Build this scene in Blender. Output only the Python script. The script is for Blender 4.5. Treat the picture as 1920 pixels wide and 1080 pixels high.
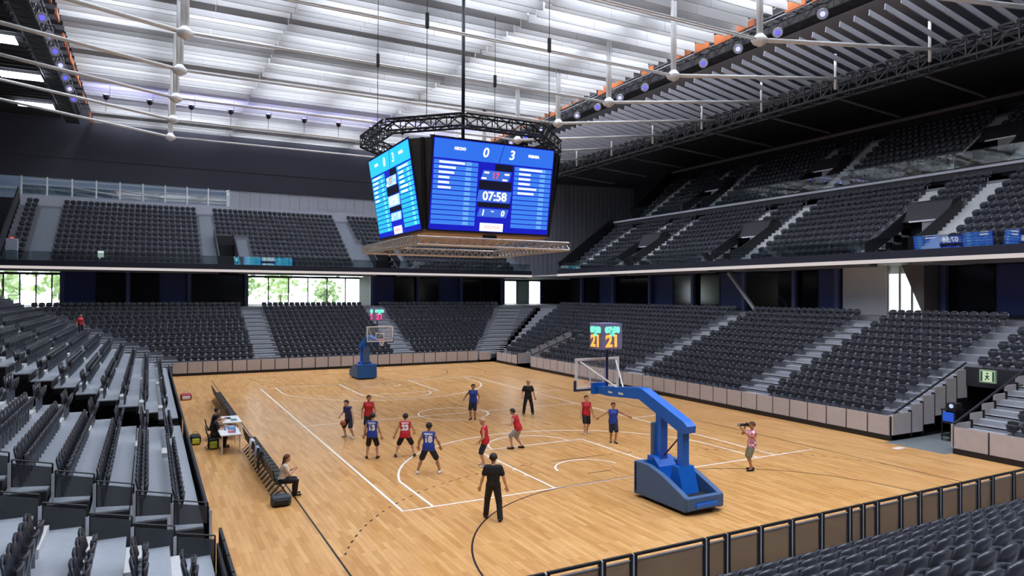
import bpy, bmesh, math, random
import numpy as np
from mathutils import Vector, Matrix
random.seed(7); np.random.seed(7)
S = bpy.context.scene
C = S.collection
for o in list(bpy.data.objects): bpy.data.objects.remove(o)

# ------------------------------------------------------------ camera, world, exposure
CAM = (-6.455, -18.7386, 6.18666); YAW = .487295; PITCH = .0088737; ROLL = .0040107; FPX = 1285.11
cam = bpy.data.cameras.new('camera'); cam.sensor_width = 36.0; cam.lens = FPX / 1920 * 36.0
cam.clip_start = .1; cam.clip_end = 500
co = bpy.data.objects.new('camera', cam); C.objects.link(co); S.camera = co
_f = Vector((math.sin(YAW) * math.cos(PITCH), math.cos(YAW) * math.cos(PITCH), math.sin(PITCH)))
_r = Vector((math.cos(YAW), -math.sin(YAW), 0)); _u = _r.cross(_f)
_r2 = _r * math.cos(ROLL) + _u * math.sin(ROLL); _u2 = _u * math.cos(ROLL) - _r * math.sin(ROLL)
M = Matrix((_r2, _u2, -_f)).transposed().to_4x4(); M.translation = Vector(CAM); co.matrix_world = M

w = bpy.data.worlds.new('sky'); S.world = w; w.use_nodes = True
bg = w.node_tree.nodes['Background']; bg.inputs[0].default_value = (.83, .92, 1.0, 1); bg.inputs[1].default_value = 9.0
S.view_settings.view_transform = 'Standard'; S.view_settings.look = 'None'
S.view_settings.gamma = 1; S.view_settings.use_curve_mapping = False
S.view_settings.exposure = 0.0
SKYLIGHT = 10.8          # daylight through the translucent roof panels

# ------------------------------------------------------------ materials
def lin(c):
    if isinstance(c, str):
        c = tuple(int(c[i:i + 2], 16) / 255 for i in (0, 2, 4))
    return tuple((x / 12.92 if x <= .04045 else ((x + .055) / 1.055) ** 2.4) for x in c)
MATS = {}
def mat(name, col, rough=.6, metal=0., var=.12, scale=6., emit=0., spec=.5, bump=0.):
    if name in MATS: return MATS[name]
    m = bpy.data.materials.new(name); m.use_nodes = True; nt = m.node_tree; b = nt.nodes['Principled BSDF']
    c = lin(col); b.inputs['Roughness'].default_value = rough; b.inputs['Metallic'].default_value = metal
    b.inputs['Specular IOR Level'].default_value = spec
    if emit:
        b.inputs['Base Color'].default_value = (0, 0, 0, 1)
        b.inputs['Emission Color'].default_value = (*c, 1); b.inputs['Emission Strength'].default_value = emit
    else:
        tc = nt.nodes.new('ShaderNodeTexCoord'); n = nt.nodes.new('ShaderNodeTexNoise'); n.inputs['Scale'].default_value = scale
        n.inputs['Detail'].default_value = 3
        nt.links.new(tc.outputs['Object'], n.inputs['Vector'])
        r = nt.nodes.new('ShaderNodeMix'); r.data_type = 'RGBA'
        r.inputs[6].default_value = (*[x * (1 - var) for x in c], 1); r.inputs[7].default_value = (*[min(1, x * (1 + var)) for x in c], 1)
        nt.links.new(n.outputs['Fac'], r.inputs[0]); nt.links.new(r.outputs[2], b.inputs['Base Color'])
        if bump:
            bp = nt.nodes.new('ShaderNodeBump'); bp.inputs['Strength'].default_value = bump; bp.inputs['Distance'].default_value = .02
            nt.links.new(n.outputs['Fac'], bp.inputs['Height']); nt.links.new(bp.outputs[0], b.inputs['Normal'])
    MATS[name] = m
    return m
def glass(name, col, alpha, rough=.05):
    if name in MATS: return MATS[name]
    m = bpy.data.materials.new(name); m.use_nodes = True; nt = m.node_tree; nt.nodes.clear()
    out = nt.nodes.new('ShaderNodeOutputMaterial'); t = nt.nodes.new('ShaderNodeBsdfTransparent'); p = nt.nodes.new('ShaderNodeBsdfPrincipled')
    n = nt.nodes.new('ShaderNodeTexNoise'); n.inputs['Scale'].default_value = 2.
    mr = nt.nodes.new('ShaderNodeMapRange'); mr.inputs[3].default_value = rough; mr.inputs[4].default_value = rough + .06
    nt.links.new(n.outputs['Fac'], mr.inputs[0]); nt.links.new(mr.outputs[0], p.inputs['Roughness'])
    p.inputs['Base Color'].default_value = (*lin(col), 1)
    mx = nt.nodes.new('ShaderNodeMixShader'); mx.inputs[0].default_value = alpha
    nt.links.new(t.outputs[0], mx.inputs[1]); nt.links.new(p.outputs[0], mx.inputs[2]); nt.links.new(mx.outputs[0], out.inputs[0])
    MATS[name] = m
    return m
def mirrorglass(name, refl):
    m = bpy.data.materials.new(name); m.use_nodes = True; nt = m.node_tree; nt.nodes.clear()
    out = nt.nodes.new('ShaderNodeOutputMaterial'); t = nt.nodes.new('ShaderNodeBsdfTransparent'); t.inputs[0].default_value = (.86, .92, .92, 1)
    g = nt.nodes.new('ShaderNodeBsdfGlossy'); g.inputs['Roughness'].default_value = .015
    n = nt.nodes.new('ShaderNodeTexNoise'); n.inputs['Scale'].default_value = .7
    mr = nt.nodes.new('ShaderNodeMapRange'); mr.inputs[3].default_value = refl * .85; mr.inputs[4].default_value = refl * 1.15
    nt.links.new(n.outputs['Fac'], mr.inputs[0])
    mx = nt.nodes.new('ShaderNodeMixShader'); nt.links.new(mr.outputs[0], mx.inputs[0])
    nt.links.new(t.outputs[0], mx.inputs[1]); nt.links.new(g.outputs[0], mx.inputs[2]); nt.links.new(mx.outputs[0], out.inputs[0])
    MATS[name] = m
    return m
def fabric(name, col):
    m = bpy.data.materials.new(name); m.use_nodes = True; nt = m.node_tree; nt.nodes.clear()
    out = nt.nodes.new('ShaderNodeOutputMaterial'); d = nt.nodes.new('ShaderNodeBsdfDiffuse'); t = nt.nodes.new('ShaderNodeBsdfTranslucent')
    tc = nt.nodes.new('ShaderNodeTexCoord'); mp = nt.nodes.new('ShaderNodeMapping'); mp.inputs['Scale'].default_value = (.12, 1, 2.5)
    n = nt.nodes.new('ShaderNodeTexNoise'); n.inputs['Scale'].default_value = 1.6; n.inputs['Detail'].default_value = 3
    nt.links.new(tc.outputs['Object'], mp.inputs[0]); nt.links.new(mp.outputs[0], n.inputs['Vector'])
    r = nt.nodes.new('ShaderNodeMix'); r.data_type = 'RGBA'; c = lin(col)
    r.inputs[6].default_value = (*[x * .62 for x in c], 1); r.inputs[7].default_value = (*[min(.95, x * 1.1) for x in c], 1)
    oi = nt.nodes.new('ShaderNodeObjectInfo'); ad = nt.nodes.new('ShaderNodeMath'); ad.operation = 'MULTIPLY_ADD'; ad.inputs[1].default_value = .7; nt.links.new(oi.outputs['Random'], ad.inputs[0])
    sc = nt.nodes.new('ShaderNodeMath'); sc.operation = 'MULTIPLY'; sc.inputs[1].default_value = .4; nt.links.new(n.outputs['Fac'], sc.inputs[0]); nt.links.new(sc.outputs[0], ad.inputs[2])
    nt.links.new(ad.outputs[0], r.inputs[0])
    for s in (d, t): nt.links.new(r.outputs[2], s.inputs[0])
    mx = nt.nodes.new('ShaderNodeMixShader'); mx.inputs[0].default_value = .2
    nt.links.new(d.outputs[0], mx.inputs[1]); nt.links.new(t.outputs[0], mx.inputs[2]); nt.links.new(mx.outputs[0], out.inputs[0])
    MATS[name] = m
    return m
def wood_floor():
    m = bpy.data.materials.new('maple_parquet'); m.use_nodes = True; nt = m.node_tree; b = nt.nodes['Principled BSDF']
    tc = nt.nodes.new('ShaderNodeTexCoord'); mp = nt.nodes.new('ShaderNodeMapping'); mp.inputs['Rotation'].default_value = (0, 0, math.pi / 2)
    nt.links.new(tc.outputs['Object'], mp.inputs[0])
    br = nt.nodes.new('ShaderNodeTexBrick'); br.inputs['Scale'].default_value = 1.; br.inputs['Brick Width'].default_value = 1.3
    br.inputs['Row Height'].default_value = .13; br.inputs['Mortar Size'].default_value = .003; br.offset = .37
    br.inputs['Color1'].default_value = (*lin('dba86a'), 1); br.inputs['Color2'].default_value = (*lin('c18a48'), 1)
    br.inputs['Mortar'].default_value = (*lin('a87a48'), 1); br.inputs['Bias'].default_value = -.15
    nt.links.new(mp.outputs[0], br.inputs['Vector'])
    mp2 = nt.nodes.new('ShaderNodeMapping'); mp2.inputs['Scale'].default_value = (5, .7, 1)
    nt.links.new(tc.outputs['Object'], mp2.inputs[0])
    n = nt.nodes.new('ShaderNodeTexNoise'); n.inputs['Scale'].default_value = 1.5; n.inputs['Detail'].default_value = 5
    nt.links.new(mp2.outputs[0], n.inputs['Vector'])
    mx = nt.nodes.new('ShaderNodeMix'); mx.data_type = 'RGBA'; mx.blend_type = 'OVERLAY'; mx.inputs[0].default_value = .45
    nt.links.new(br.outputs['Color'], mx.inputs[6]); nt.links.new(n.outputs['Color'], mx.inputs[7])
    bw = nt.nodes.new('ShaderNodeRGBToBW'); nt.links.new(n.outputs['Color'], bw.inputs[0]); nt.links.new(bw.outputs[0], mx.inputs[7])
    nt.links.new(mx.outputs[2], b.inputs['Base Color'])
    b.inputs['Roughness'].default_value = .29; b.inputs['Specular IOR Level'].default_value = .4
    MATS['floor'] = m
    return m
WOOD = wood_floor()
FIN = fabric('white_baffle_fabric', 'e2e2df')
FIND = mat('grey_baffle', '9c9ca0', .7)
SEAT = mat('charcoal_seat_plastic', '404249', .27, var=.2)
SEATB = mat('seat_bracket_metal', '8b8f96', .4, .6)
TREAD = mat('light_grey_tread', '989fa5', .6)
TREADD = mat('grey_concrete_tread', '86878d', .8)
STEP = mat('pale_aluminium_step', 'c9cac8', .5)
STEPD = mat('grey_step_nosing', 'a3a6ab', .5)
BLACK = mat('black_metal', '131417', .5)
CHAR = mat('charcoal_paint', '26272c', .6)
NAVYWALL = mat('dark_navy_cladding', '34353f', .6)
CLAD = mat('grey_ribbed_cladding', '9a9ba4', .5)
PANEL = mat('beige_grey_panel', 'b8b1ae', .5, scale=3)
LGREY = mat('light_grey_paint', 'b9bcc4', .5)
WHITE = mat('white_paint', 'e8e8e6', .45)
STEEL = mat('white_steel', 'f0f0ec', .4)
ALU = mat('aluminium', 'c9c5c0', .35, .7)
LINE = mat('white_court_paint', 'f4efe6', .4, var=.03)
BLINE = mat('black_court_paint', '1b1714', .4)
BLUE = mat('blue_gloss_paint', '1667c8', .3)
PAD = mat('slate_blue_padding', '41628a', .55)
PADB = mat('blue_padding', '1f5fa8', .5)
GLASSR = mirrorglass('railing_glass', .3)
SMOKE = glass('smoked_mesh', '43474c', .72, .4)
MESH = glass('taupe_mesh', '6d645c', .7, .5)
CLEAR = glass('clear_acrylic', 'dfe6ea', .12)
WGLASS = glass('window_glass', 'dff0ee', .1)
DGLASS = mat('dark_box_glass', '10131c', .12, spec=.6)
TOPGLASS = mirrorglass('tinted_railing_glass', .08)
SKYM = mat('daylit_roof_panel', 'e9efff', emit=SKYLIGHT)
ORANGE = mat('orange_brown_board', 'b5622c', .7, var=.35, scale=3)

# ------------------------------------------------------------ mesh helpers
def mesh_obj(name, verts, faces, m=None, parent=None, smooth=False, loc=None):
    me = bpy.data.meshes.new(name); me.from_pydata([tuple(v) for v in verts], [], faces)
    if m: me.materials.append(m)
    if smooth: me.polygons.foreach_set('use_smooth', [True] * len(me.polygons))
    me.update()
    return link(name, me, parent, loc)
def link(name, me, parent=None, loc=None):
    o = bpy.data.objects.new(name, me); C.objects.link(o)
    if parent: o.parent = parent
    if loc is not None: o.location = loc
    return o
def empty(name, loc=(0, 0, 0), rz=0):
    o = bpy.data.objects.new(name, None); C.objects.link(o); o.location = loc; o.rotation_euler = (0, 0, rz); o.empty_display_size = .2
    return o
def tag(o, label=None, cat=None, group=None, kind=None):
    if label: o['label'] = label
    if cat: o['category'] = cat
    if group: o['group'] = group
    if kind: o['kind'] = kind
    return o
class MB:
    def __init__(s): s.v = []; s.f = []
    def add(s, vs, fs):
        n = len(s.v); s.v += [tuple(v) for v in vs]; s.f += [tuple(i + n for i in f) for f in fs]; return s
    def box(s, x0, x1, y0, y1, z0, z1):
        return s.add([(x0, y0, z0), (x1, y0, z0), (x1, y1, z0), (x0, y1, z0), (x0, y0, z1), (x1, y0, z1), (x1, y1, z1), (x0, y1, z1)],
                     [(3, 2, 1, 0), (4, 5, 6, 7), (0, 1, 5, 4), (1, 2, 6, 5), (2, 3, 7, 6), (3, 0, 4, 7)])
    def prism(s, poly, z0, z1):
        n = len(poly); a = sum(poly[i][0] * poly[(i + 1) % n][1] - poly[(i + 1) % n][0] * poly[i][1] for i in range(n))
        if a < 0: poly = poly[::-1]
        vs = [(x, y, z0) for x, y in poly] + [(x, y, z1) for x, y in poly]
        return s.add(vs, [tuple(range(n - 1, -1, -1)), tuple(range(n, 2 * n))] + [(i, (i + 1) % n, n + (i + 1) % n, n + i) for i in range(n)])
    def extr(s, poly, axis, a, b):          # polygon in the plane across axis 'x' (y,z) or 'y' (x,z), extruded
        n = len(poly)
        P = (lambda p, t: (t, p[0], p[1])) if axis == 'x' else (lambda p, t: (p[0], t, p[1]))
        vs = [P(p, a) for p in poly] + [P(p, b) for p in poly]
        return s.add(vs, [tuple(range(n - 1, -1, -1)), tuple(range(n, 2 * n))] + [(i, (i + 1) % n, n + (i + 1) % n, n + i) for i in range(n)])
    def tube(s, p0, p1, r, n=8, r1=None):
        p0 = Vector(p0); p1 = Vector(p1); d = (p1 - p0).normalized(); a = d.orthogonal().normalized(); b = d.cross(a); r1 = r if r1 is None else r1
        vs = []
        for p, q in ((p0, r), (p1, r1)):
            vs += [p + (a * math.cos(2 * math.pi * i / n) + b * math.sin(2 * math.pi * i / n)) * q for i in range(n)]
        return s.add(vs, [tuple(range(n - 1, -1, -1)), tuple(range(n, 2 * n))] + [(i, (i + 1) % n, n + (i + 1) % n, n + i) for i in range(n)])
    def bar(s, p0, p1, wd, ht, up=(0, 0, 1)):
        p0 = Vector(p0); p1 = Vector(p1); d = (p1 - p0).normalized(); u = Vector(up); sd = d.cross(u).normalized(); u = sd.cross(d)
        vs = [p + sd * a * wd / 2 + u * b * ht / 2 for p in (p0, p1) for a, b in ((-1, -1), (1, -1), (1, 1), (-1, 1))]
        return s.add(vs, [(3, 2, 1, 0), (4, 5, 6, 7), (0, 1, 5, 4), (1, 2, 6, 5), (2, 3, 7, 6), (3, 0, 4, 7)])
    def lathe(s, prof, c=(0, 0, 0), n=14):
        vs = []
        for r, z in prof: vs += [(c[0] + r * math.cos(2 * math.pi * i / n), c[1] + r * math.sin(2 * math.pi * i / n), c[2] + z) for i in range(n)]
        fs = [(j * n + i, j * n + (i + 1) % n, (j + 1) * n + (i + 1) % n, (j + 1) * n + i) for j in range(len(prof) - 1) for i in range(n)]
        return s.add(vs, fs + [tuple(range(n - 1, -1, -1)), tuple((len(prof) - 1) * n + i for i in range(n))])
    def build(s, name, m=None, parent=None, smooth=False, loc=None): return mesh_obj(name, s.v, s.f, m, parent, smooth, loc)
def box(name, b, m, parent=None): return MB().box(*b).build(name, m, parent)
def fixn(o):
    bm = bmesh.new(); bm.from_mesh(o.data); bmesh.ops.recalc_face_normals(bm, faces=bm.faces); bm.to_mesh(o.data); bm.free(); return o
def bevel(o, wd=.02, seg=2):
    bm = bmesh.new(); bm.from_mesh(o.data); bmesh.ops.recalc_face_normals(bm, faces=bm.faces)
    bmesh.ops.bevel(bm, geom=bm.edges[:], offset=wd, segments=seg, affect='EDGES', profile=.5); bm.to_mesh(o.data); bm.free(); return o
def text_mesh(txt, size, shear=0., extrude=.004, bold=0.):
    cu = bpy.data.curves.new('lettering', 'FONT'); cu.body = txt; cu.size = size; cu.align_x = 'CENTER'; cu.align_y = 'CENTER'; cu.shear = shear
    cu.extrude = extrude; cu.offset = bold; cu.resolution_u = 3
    o = bpy.data.objects.new('lettering', cu)
    me = bpy.data.meshes.new_from_object(o)
    bpy.data.objects.remove(o); bpy.data.curves.remove(cu)
    return me
def text(name, txt, size, m, parent, mw, shear=0., extrude=.004, bold=0.):
    me = text_mesh(txt, size, shear, extrude, bold); me.materials.clear(); me.materials.append(m); me.transform(mw)
    return link(name, me, parent)
def struct(o, label=None, cat=None): return tag(o, label, cat, kind='structure')
#==SETTING==
# ------------------------------------------------------------ floor and court markings
FX0, FX1, FY0, FY1 = -5.1, 21.5, -8.0, 37.7
floor = box('floor', (FX0, FX1, FY0, FY1, -.2, 0), WOOD); struct(floor, 'golden maple parquet sports floor with court lines', 'floor')
sub = box('floor', (-40, 60, -34, 66, -.5, -.2), mat('dark_concrete', '3a3a3c', .9)); struct(sub, 'dark concrete slab under the stands and tunnels', 'floor')
LZ = .003
def ribbon(pts, wd, m, closed=False, name='court_line'):
    n = len(pts); vs = []; fs = []
    for i in range(n):
        a = pts[(i - 1) % n] if (closed or i > 0) else pts[i]; b = pts[(i + 1) % n] if (closed or i < n - 1) else pts[i]
        dx, dy = b[0] - a[0], b[1] - a[1]; L = math.hypot(dx, dy); nx, ny = -dy / L * wd / 2, dx / L * wd / 2
        x, y = pts[i]; vs += [(x + nx, y + ny, LZ), (x - nx, y - ny, LZ)]
    for i in range(n if closed else n - 1):
        j = (i + 1) % n; fs.append((2 * i + 1, 2 * j + 1, 2 * j, 2 * i))
    return mesh_obj(name, vs, fs, m, floor)
def seg(a, b, m=LINE, wd=.08): return ribbon([a, b], wd, m)
def arc(c, r, a0, a1, n=40): return [(c[0] + r * math.cos(math.radians(a0 + (a1 - a0) * i / n)), c[1] + r * math.sin(math.radians(a0 + (a1 - a0) * i / n))) for i in range(n + 1)]
h = .03
for a, b in (((-.06, -h), (17.15, -h)), ((0, 28 + h), (15.05, 28 + h)), ((-h, -.06), (-h, 28.06)), ((15 + h, 0), (15 + h, 28.06)), ((-.15, 14), (15.15, 14)),
             ((15, 19), (17.1, 19)), ((15, 8.9), (17.1, 8.9))): seg(a, b)
ribbon(arc((7.5, 14), 1.8, 0, 360, 48)[:-1], .08, LINE, True)
for s in (0, 1):
    Yf = (lambda y: y) if s == 0 else (lambda y: 28 - y)
    fl = lambda pts: [(x, Yf(y)) for x, y in pts]
    seg((5.05, Yf(0)), (5.05, Yf(5.8))); seg((9.95, Yf(0)), (9.95, Yf(5.8))); seg((5.02, Yf(5.8)), (9.98, Yf(5.8)))
    ribbon(fl(arc((7.5, 5.8), 1.8, 0, 180)), .08, LINE)
    t0 = math.degrees(math.acos(6.6 / 6.75)); ribbon(fl([(14.1, 0)] + arc((7.5, 1.575), 6.75, t0, 180 - t0, 60) + [(.9, 0)]), .08, LINE)
    ribbon(fl(arc((7.5, 1.575), 1.25, 8, 172, 30)), .08, LINE)
    for x in (4.95, 10.05):
        for y in (1.75, 2.6, 3.85, 4.7): box('lane_mark', (x - .06, x + .06, Yf(y) - .04, Yf(y) + .04, .002, .004), LINE, floor)
# handball markings in black: side lines, six metre line, broken nine metre line
for x in (-2.5, 17.5): seg((x, -6), (x, 34), BLINE, .05)
for s in (0, 1):
    Yf = (lambda y: y) if s == 0 else (lambda y: 28 - y)
    six = arc((9, -6), 6, 0, 90, 24) + arc((6, -6), 6, 90, 180, 24); ribbon([(x, Yf(y)) for x, y in six], .05, BLINE)
    nine = [p for p in arc((9, -6), 9, 20, 90, 60) + arc((6, -6), 9, 90, 160, 60)]
    d = 0; cur = []; cut = 0; prev = None
    dense = []
    for p, q in zip(nine[:-1], nine[1:]):
        for t in range(4): dense.append((p[0] + (q[0] - p[0]) * t / 4, p[1] + (q[1] - p[1]) * t / 4))
    for p in dense:
        if prev: d += math.hypot(p[0] - prev[0], p[1] - prev[1])
        prev = p
        if d % .4 < .2: cur.append((p[0], Yf(p[1])))
        else:
            if len(cur) > 1: ribbon(cur, .05, BLINE, name='dashed_line')
            cur = []
    seg((7.0, Yf(1)), (8.0, Yf(1)), BLINE, .05)
    seg((-2.5, Yf(-6)), (17.5, Yf(-6)), BLINE, .05)
box('floor_hatch', (20.2, 20.75, -1.6, -1.35, .0, .006), WHITE, floor)
tun = box('floor', (21.0, 27.5, -3.0, -.5, -.19, .004), mat('grey_tunnel_floor', '6d7474', .7)); struct(tun, 'grey floor of the player tunnel', 'floor')

# ------------------------------------------------------------ roof: deck, daylight panels, baffles
ceil = empty('ceiling', (0, 0, 25)); struct(ceil, 'arena roof with rows of white hanging baffles', 'ceiling')
box('roof_deck', (-40, 60, -34, 66, 1.4, 1.7), mat('roof_deck_white', 'c9cbd0', .8), ceil)
for i, x in enumerate(np.arange(-10.5, 25, 4.6)):
    for j, y in enumerate(np.arange(-24, 58, 5.2)):
        box('skylight_panel', (x, x + 3.4, y, y + 4.4, 1.28, 1.36), SKYM, ceil)
FZ = 22.75
def fin_mesh(L, hgt, nseg, y=0.):
    mb = MB()
    for k in range(nseg):
        a, b = k * L / nseg + .01, (k + 1) * L / nseg - .01; mb.box(a, b, y - .03, y + .03, 0, hgt)
    return mb
def as_mesh(mb, m): me = bpy.data.meshes.new('ceiling_baffle'); me.from_pydata(mb.v, [], mb.f); me.materials.append(m); me.update(); return me
BAYS = [(-11.3, 1.0), (1.06, 13.7), (13.76, 26.1)]
fms = [as_mesh(fin_mesh(b - a, .95, 3), FIN) for a, b in BAYS]
fr = as_mesh(fin_mesh(6.4, .36, 1), FIND)
for i, y in enumerate(np.arange(6, 59.5, .95)):
    for (a, b), me_ in zip(BAYS, fms):
        o = link('ceiling_baffle', me_, ceil, (a, y + random.uniform(-.1, .1), FZ - 25 + random.uniform(-.1, .1))); o.rotation_euler = (math.radians(random.uniform(-6, 6)), 0, 0)
mb = MB()
for y in np.arange(-18, 5.9, .95): mb.box(-11.3, 26.1, y - .03, y + .03, FZ - 25, FZ - 24.05)
tag(mb.build('ceiling_baffles', FIN, ceil), kind='stuff')
for y in np.arange(-8, 57, .95):
    o = link('ceiling_baffle', fr, ceil, (29.8, y, 22.2 - 25)); o.rotation_euler = (0, math.radians(10), 0)
BEAM = mat('blue_grey_roof_beam', '7f88a8', .6)
for x in (-5.6, 1.0, 7.4, 13.7, 20.4): box('roof_beam', (x - .5, x + .5, -20, 60, -1.2, -.75), BEAM, ceil)
for i in range(10): y = -.9 + 6.3 * i; box('roof_purlin', (-11, 26, y - .6, y + .6, -1.18, -.7), BEAM, ceil)
for y in np.arange(-10, 58, 4.2): box('skylight_panel', (27.0, 29.2, y, y + 2.6, 1.0, 1.08), SKYM, ceil)
box('slot_soffit', (-22, -11.6, -30, 60.9, -.1, 0), mat('black_soffit', '18181a', .8), ceil)
for k, y in enumerate(np.arange(24, 58, .95)): box('dark_slat', (-20.8, -13.8, y - .04, y + .04, -2.6, -2.25), MATS['black_soffit'], ceil)
for x, y in ((-16.6, 33.5), (-16.2, 42.0), (-16.4, 51)): box('skylight_panel', (x, x + 2.6, y, y + 1.6, -2.9, -2.85), SKYM, ceil)
UL = mat('violet_lamp', '6a58ff', emit=160.)
# ------------------------------------------------------------ walls
def wall(name, b, m, label, cat='wall'): return struct(box(name, b, m), label, cat)
wall('wall_near', (-40, 60, -34, -33.6, -.2, 26.4), CHAR, 'dark rear wall behind the camera stand')
wall('wall_left', (-40, -39.6, -33.6, 66, -.2, 26.4), CHAR, 'dark outer wall on the left')
wall('wall_right', (56, 56.4, -33.6, 62, -.2, 26.4), NAVYWALL, 'dark outer wall above the right upper tier')
wf = empty('wall_far', (0, 62, 0)); struct(wf, 'far end wall, dark navy band over grey cladding', 'wall')
box('upper_band', (-39.6, 30.6, -1, -.6, 17.3, 26.4), NAVYWALL, wf)
box('band_joint', (-39.6, 31, -1.03, -1.0, 19.3, 19.36), BLACK, wf)
for i in range(28):
    x = 1.2 + i * 1.05; box('cladding_panel', (x, x + 1.03, -.9, -.8, 14.8, 17.3), LGREY, wf)
for i in range(36):
    x = 30.8 + i * .7; box('cladding_panel', (x, x + .62, -.95, -.8, 8.0, 25), CLAD, wf)
box('cladding_backing', (30, 56, -.8, -.6, 8.2, 26.4), CHAR, wf)
box('cladding_backing', (1.15, 30.8, -.8, -.7, 14.8, 17.4), CHAR, wf); box('recess_side', (1.05, 1.2, -.9, 1.4, 14.8, 17.6), LGREY, wf)
box('rear_panel', (-39.6, 30, -.8, -.6, 8.2, 15.2), CHAR, wf)
box('recess_panel', (-39.6, 1.2, 1.2, 1.4, 14.8, 17.6), mat('blue_grey_wall', '8f9bb2', .6), wf)
box('recess_rail', (-39.6, 1.2, .9, 1.0, 16.3, 16.5), LGREY, wf)
# lower level: outside windows between dark boxes
for x0, x1 in ((-39.6, -21), (-13.4, 3), (15.7, 34.2), (39.6, 56)): box('solid_panel', (x0, x1, -2.0, -1.7, -.2, 8.3), CHAR, wf)
wn = 0
for x0, x1, n in ((-21, -13.4, 6), (3, 15.7, 6), (34.2, 39.6, 3)):
    wn += 1; W = empty('window_%d' % wn, (x0, 60.1, 4.9)); struct(W, 'glazed concourse front looking out on trees, %s' % ('left end', 'centre behind the far stand', 'far right corner')[wn - 1], 'window')
    L = x1 - x0; box('sill_panel', (x0, x1, -2.0, -1.7, -.2, 4.85), CHAR, wf)
    box('window_frame', (0, L, -.06, .06, 2.95, 3.2), CHAR, W); box('window_frame', (0, L, -.06, .06, -.05, .05), CHAR, W)
    for k in range(n + 1):
        x = L * k / n; box('mullion', (x - .06, x + .06, -.07, .07, 0, 3.2), CHAR if k % 3 else mat('steel_blue_column', '55608a', .5), W)
    for k in range(n):
        if wn == 3 and k == 1: box('solid_infill', (L * k / n + .06, L * (k + 1) / n - .06, -.05, .05, .05, 2.95), mat('pale_green_wall', 'b4c4bc', .6), W)
        else: box('pane', (L * k / n + .06, L * (k + 1) / n - .06, -.01, .01, .05, 2.95), WGLASS, W)
    box('handrail', (0, L, -.7, -.66, .98, 1.03), LGREY, W)
# outside: lawn and trees seen through the glass
lawn = box('lawn', (-60, 80, 66.5, 140, 3.6, 3.8), mat('lawn_green', 'a8b892', .9, var=.2)); tag(lawn, 'sunlit lawn outside the concourse windows', 'ground', kind='structure')
wall('wall_outside', (-60, 80, 66.1, 66.5, -.5, 3.75), CHAR, 'low retaining wall under the outside lawn')
def tree(x, y, hgt, r, label):
    t = empty('tree', (x, y, 3.8)); tag(t, label, 'tree', 'trees outside the windows')
    MB().tube((0, 0, 0), (0, 0, hgt * .6), .16, 8, .09).build('trunk', mat('bark', '6b5a48', .9), t)
    bm = bmesh.new()
    for k in range(80):
        c = Vector((random.gauss(0, r * .5), random.gauss(0, r * .5), hgt * .55 + random.gauss(0, hgt * .17)))
        bmesh.ops.create_icosphere(bm, subdivisions=1, radius=r * random.uniform(.1, .22), matrix=Matrix.Translation(c))
    for v in bm.verts: v.co += Vector((random.gauss(0, .1), random.gauss(0, .1), random.gauss(0, .1)))
    me = bpy.data.meshes.new('crown'); bm.to_mesh(me); bm.free(); me.materials.append(mat('leaf_green', 'a9b98c', .8, var=.3, scale=2)); link('crown', me, t)
for i, (x, y, hh, r) in enumerate(((3.5, 74, 6, 2.0), (10, 82, 7, 2.4), (15, 76, 5, 1.7), (-21, 76, 6.5, 2.4), (-16, 80, 7, 2.5), (38, 80, 6, 2.2))):
    tree(x, y, hh, r, ['leafy green tree outside the centre windows, leftmost', 'tall green tree outside, middle of the centre windows', 'smaller green tree outside, right of the centre windows',
        'green tree outside the left end windows, outer one', 'tall green tree outside the left end windows, inner one', 'green tree outside the far right corner window'][i])

# concourse slabs
wall('floor_concourse_far', (-39.6, 56, 49.2, 64, 4.6, 4.9), mat('concourse_floor', '77777a', .6), 'concourse floor behind the far lower stand', 'floor')
wall('floor_concourse_right', (33.1, 56, -33, 49.2, 4.6, 4.9), MATS['concourse_floor'], 'concourse floor behind the right lower stand', 'floor')
wall('ceiling_concourse_far', (-20, 56, 49.0, 60, 8.15, 8.3), mat('concourse_soffit', 'b9b9b7', .7), 'pale soffit under the far upper tier', 'ceiling')
wall('ceiling_concourse_right', (32.1, 56, -33, 49.0, 8.15, 8.3), MATS['concourse_soffit'], 'pale soffit under the right upper tier', 'ceiling')
NAVYP = mat('navy_blue_panel', '333f78', .45)
def dark_box(name, x0, x1, y0, y1, label, axis, n):
    e = empty(name, (x0, y0, 4.9)); tag(e, label, 'hospitality box', 'dark hospitality boxes')
    lx, ly = x1 - x0, y1 - y0
    box('back_wall', (0, lx, 0, ly, .0, 3.15), CHAR, e)
    for k in range(n):
        if axis == 'x': a, b = lx * k / n, lx * (k + 1) / n; box('glass_panel', (a + .05, b - .05, -.06, -.02, .2, 3.1), DGLASS if k % 3 else NAVYP, e)
        else: a, b = ly * k / n, ly * (k + 1) / n; box('glass_panel', (-.06, -.02, a + .05, b - .05, .2, 3.1), DGLASS if k % 3 else NAVYP, e)
    for k in range(0, n + 1, 2):
        if axis == 'x': x = lx * k / n; box('column', (x - .16, x + .16, -.5, -.2, 0, 3.15), mat('steel_blue_column', '55608a', .5), e)
        else: y = ly * k / n; box('column', (-.5, -.2, y - .16, y + .16, 0, 3.15), mat('steel_blue_column', '55608a', .5), e)
    return e
dark_box('hospitality_box', -13.2, 2.0, 53.4, 58, 'dark glazed hospitality box at far end, left of the windows', 'x', 6)
dark_box('hospitality_box', 14.6, 30.2, 53.4, 58, 'dark glazed hospitality box at far end, right of the windows', 'x', 6)
dark_box('hospitality_box', 36.5, 44, 21.5, 48, 'long dark glazed hospitality box behind right stand, far part', 'y', 9)
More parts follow.
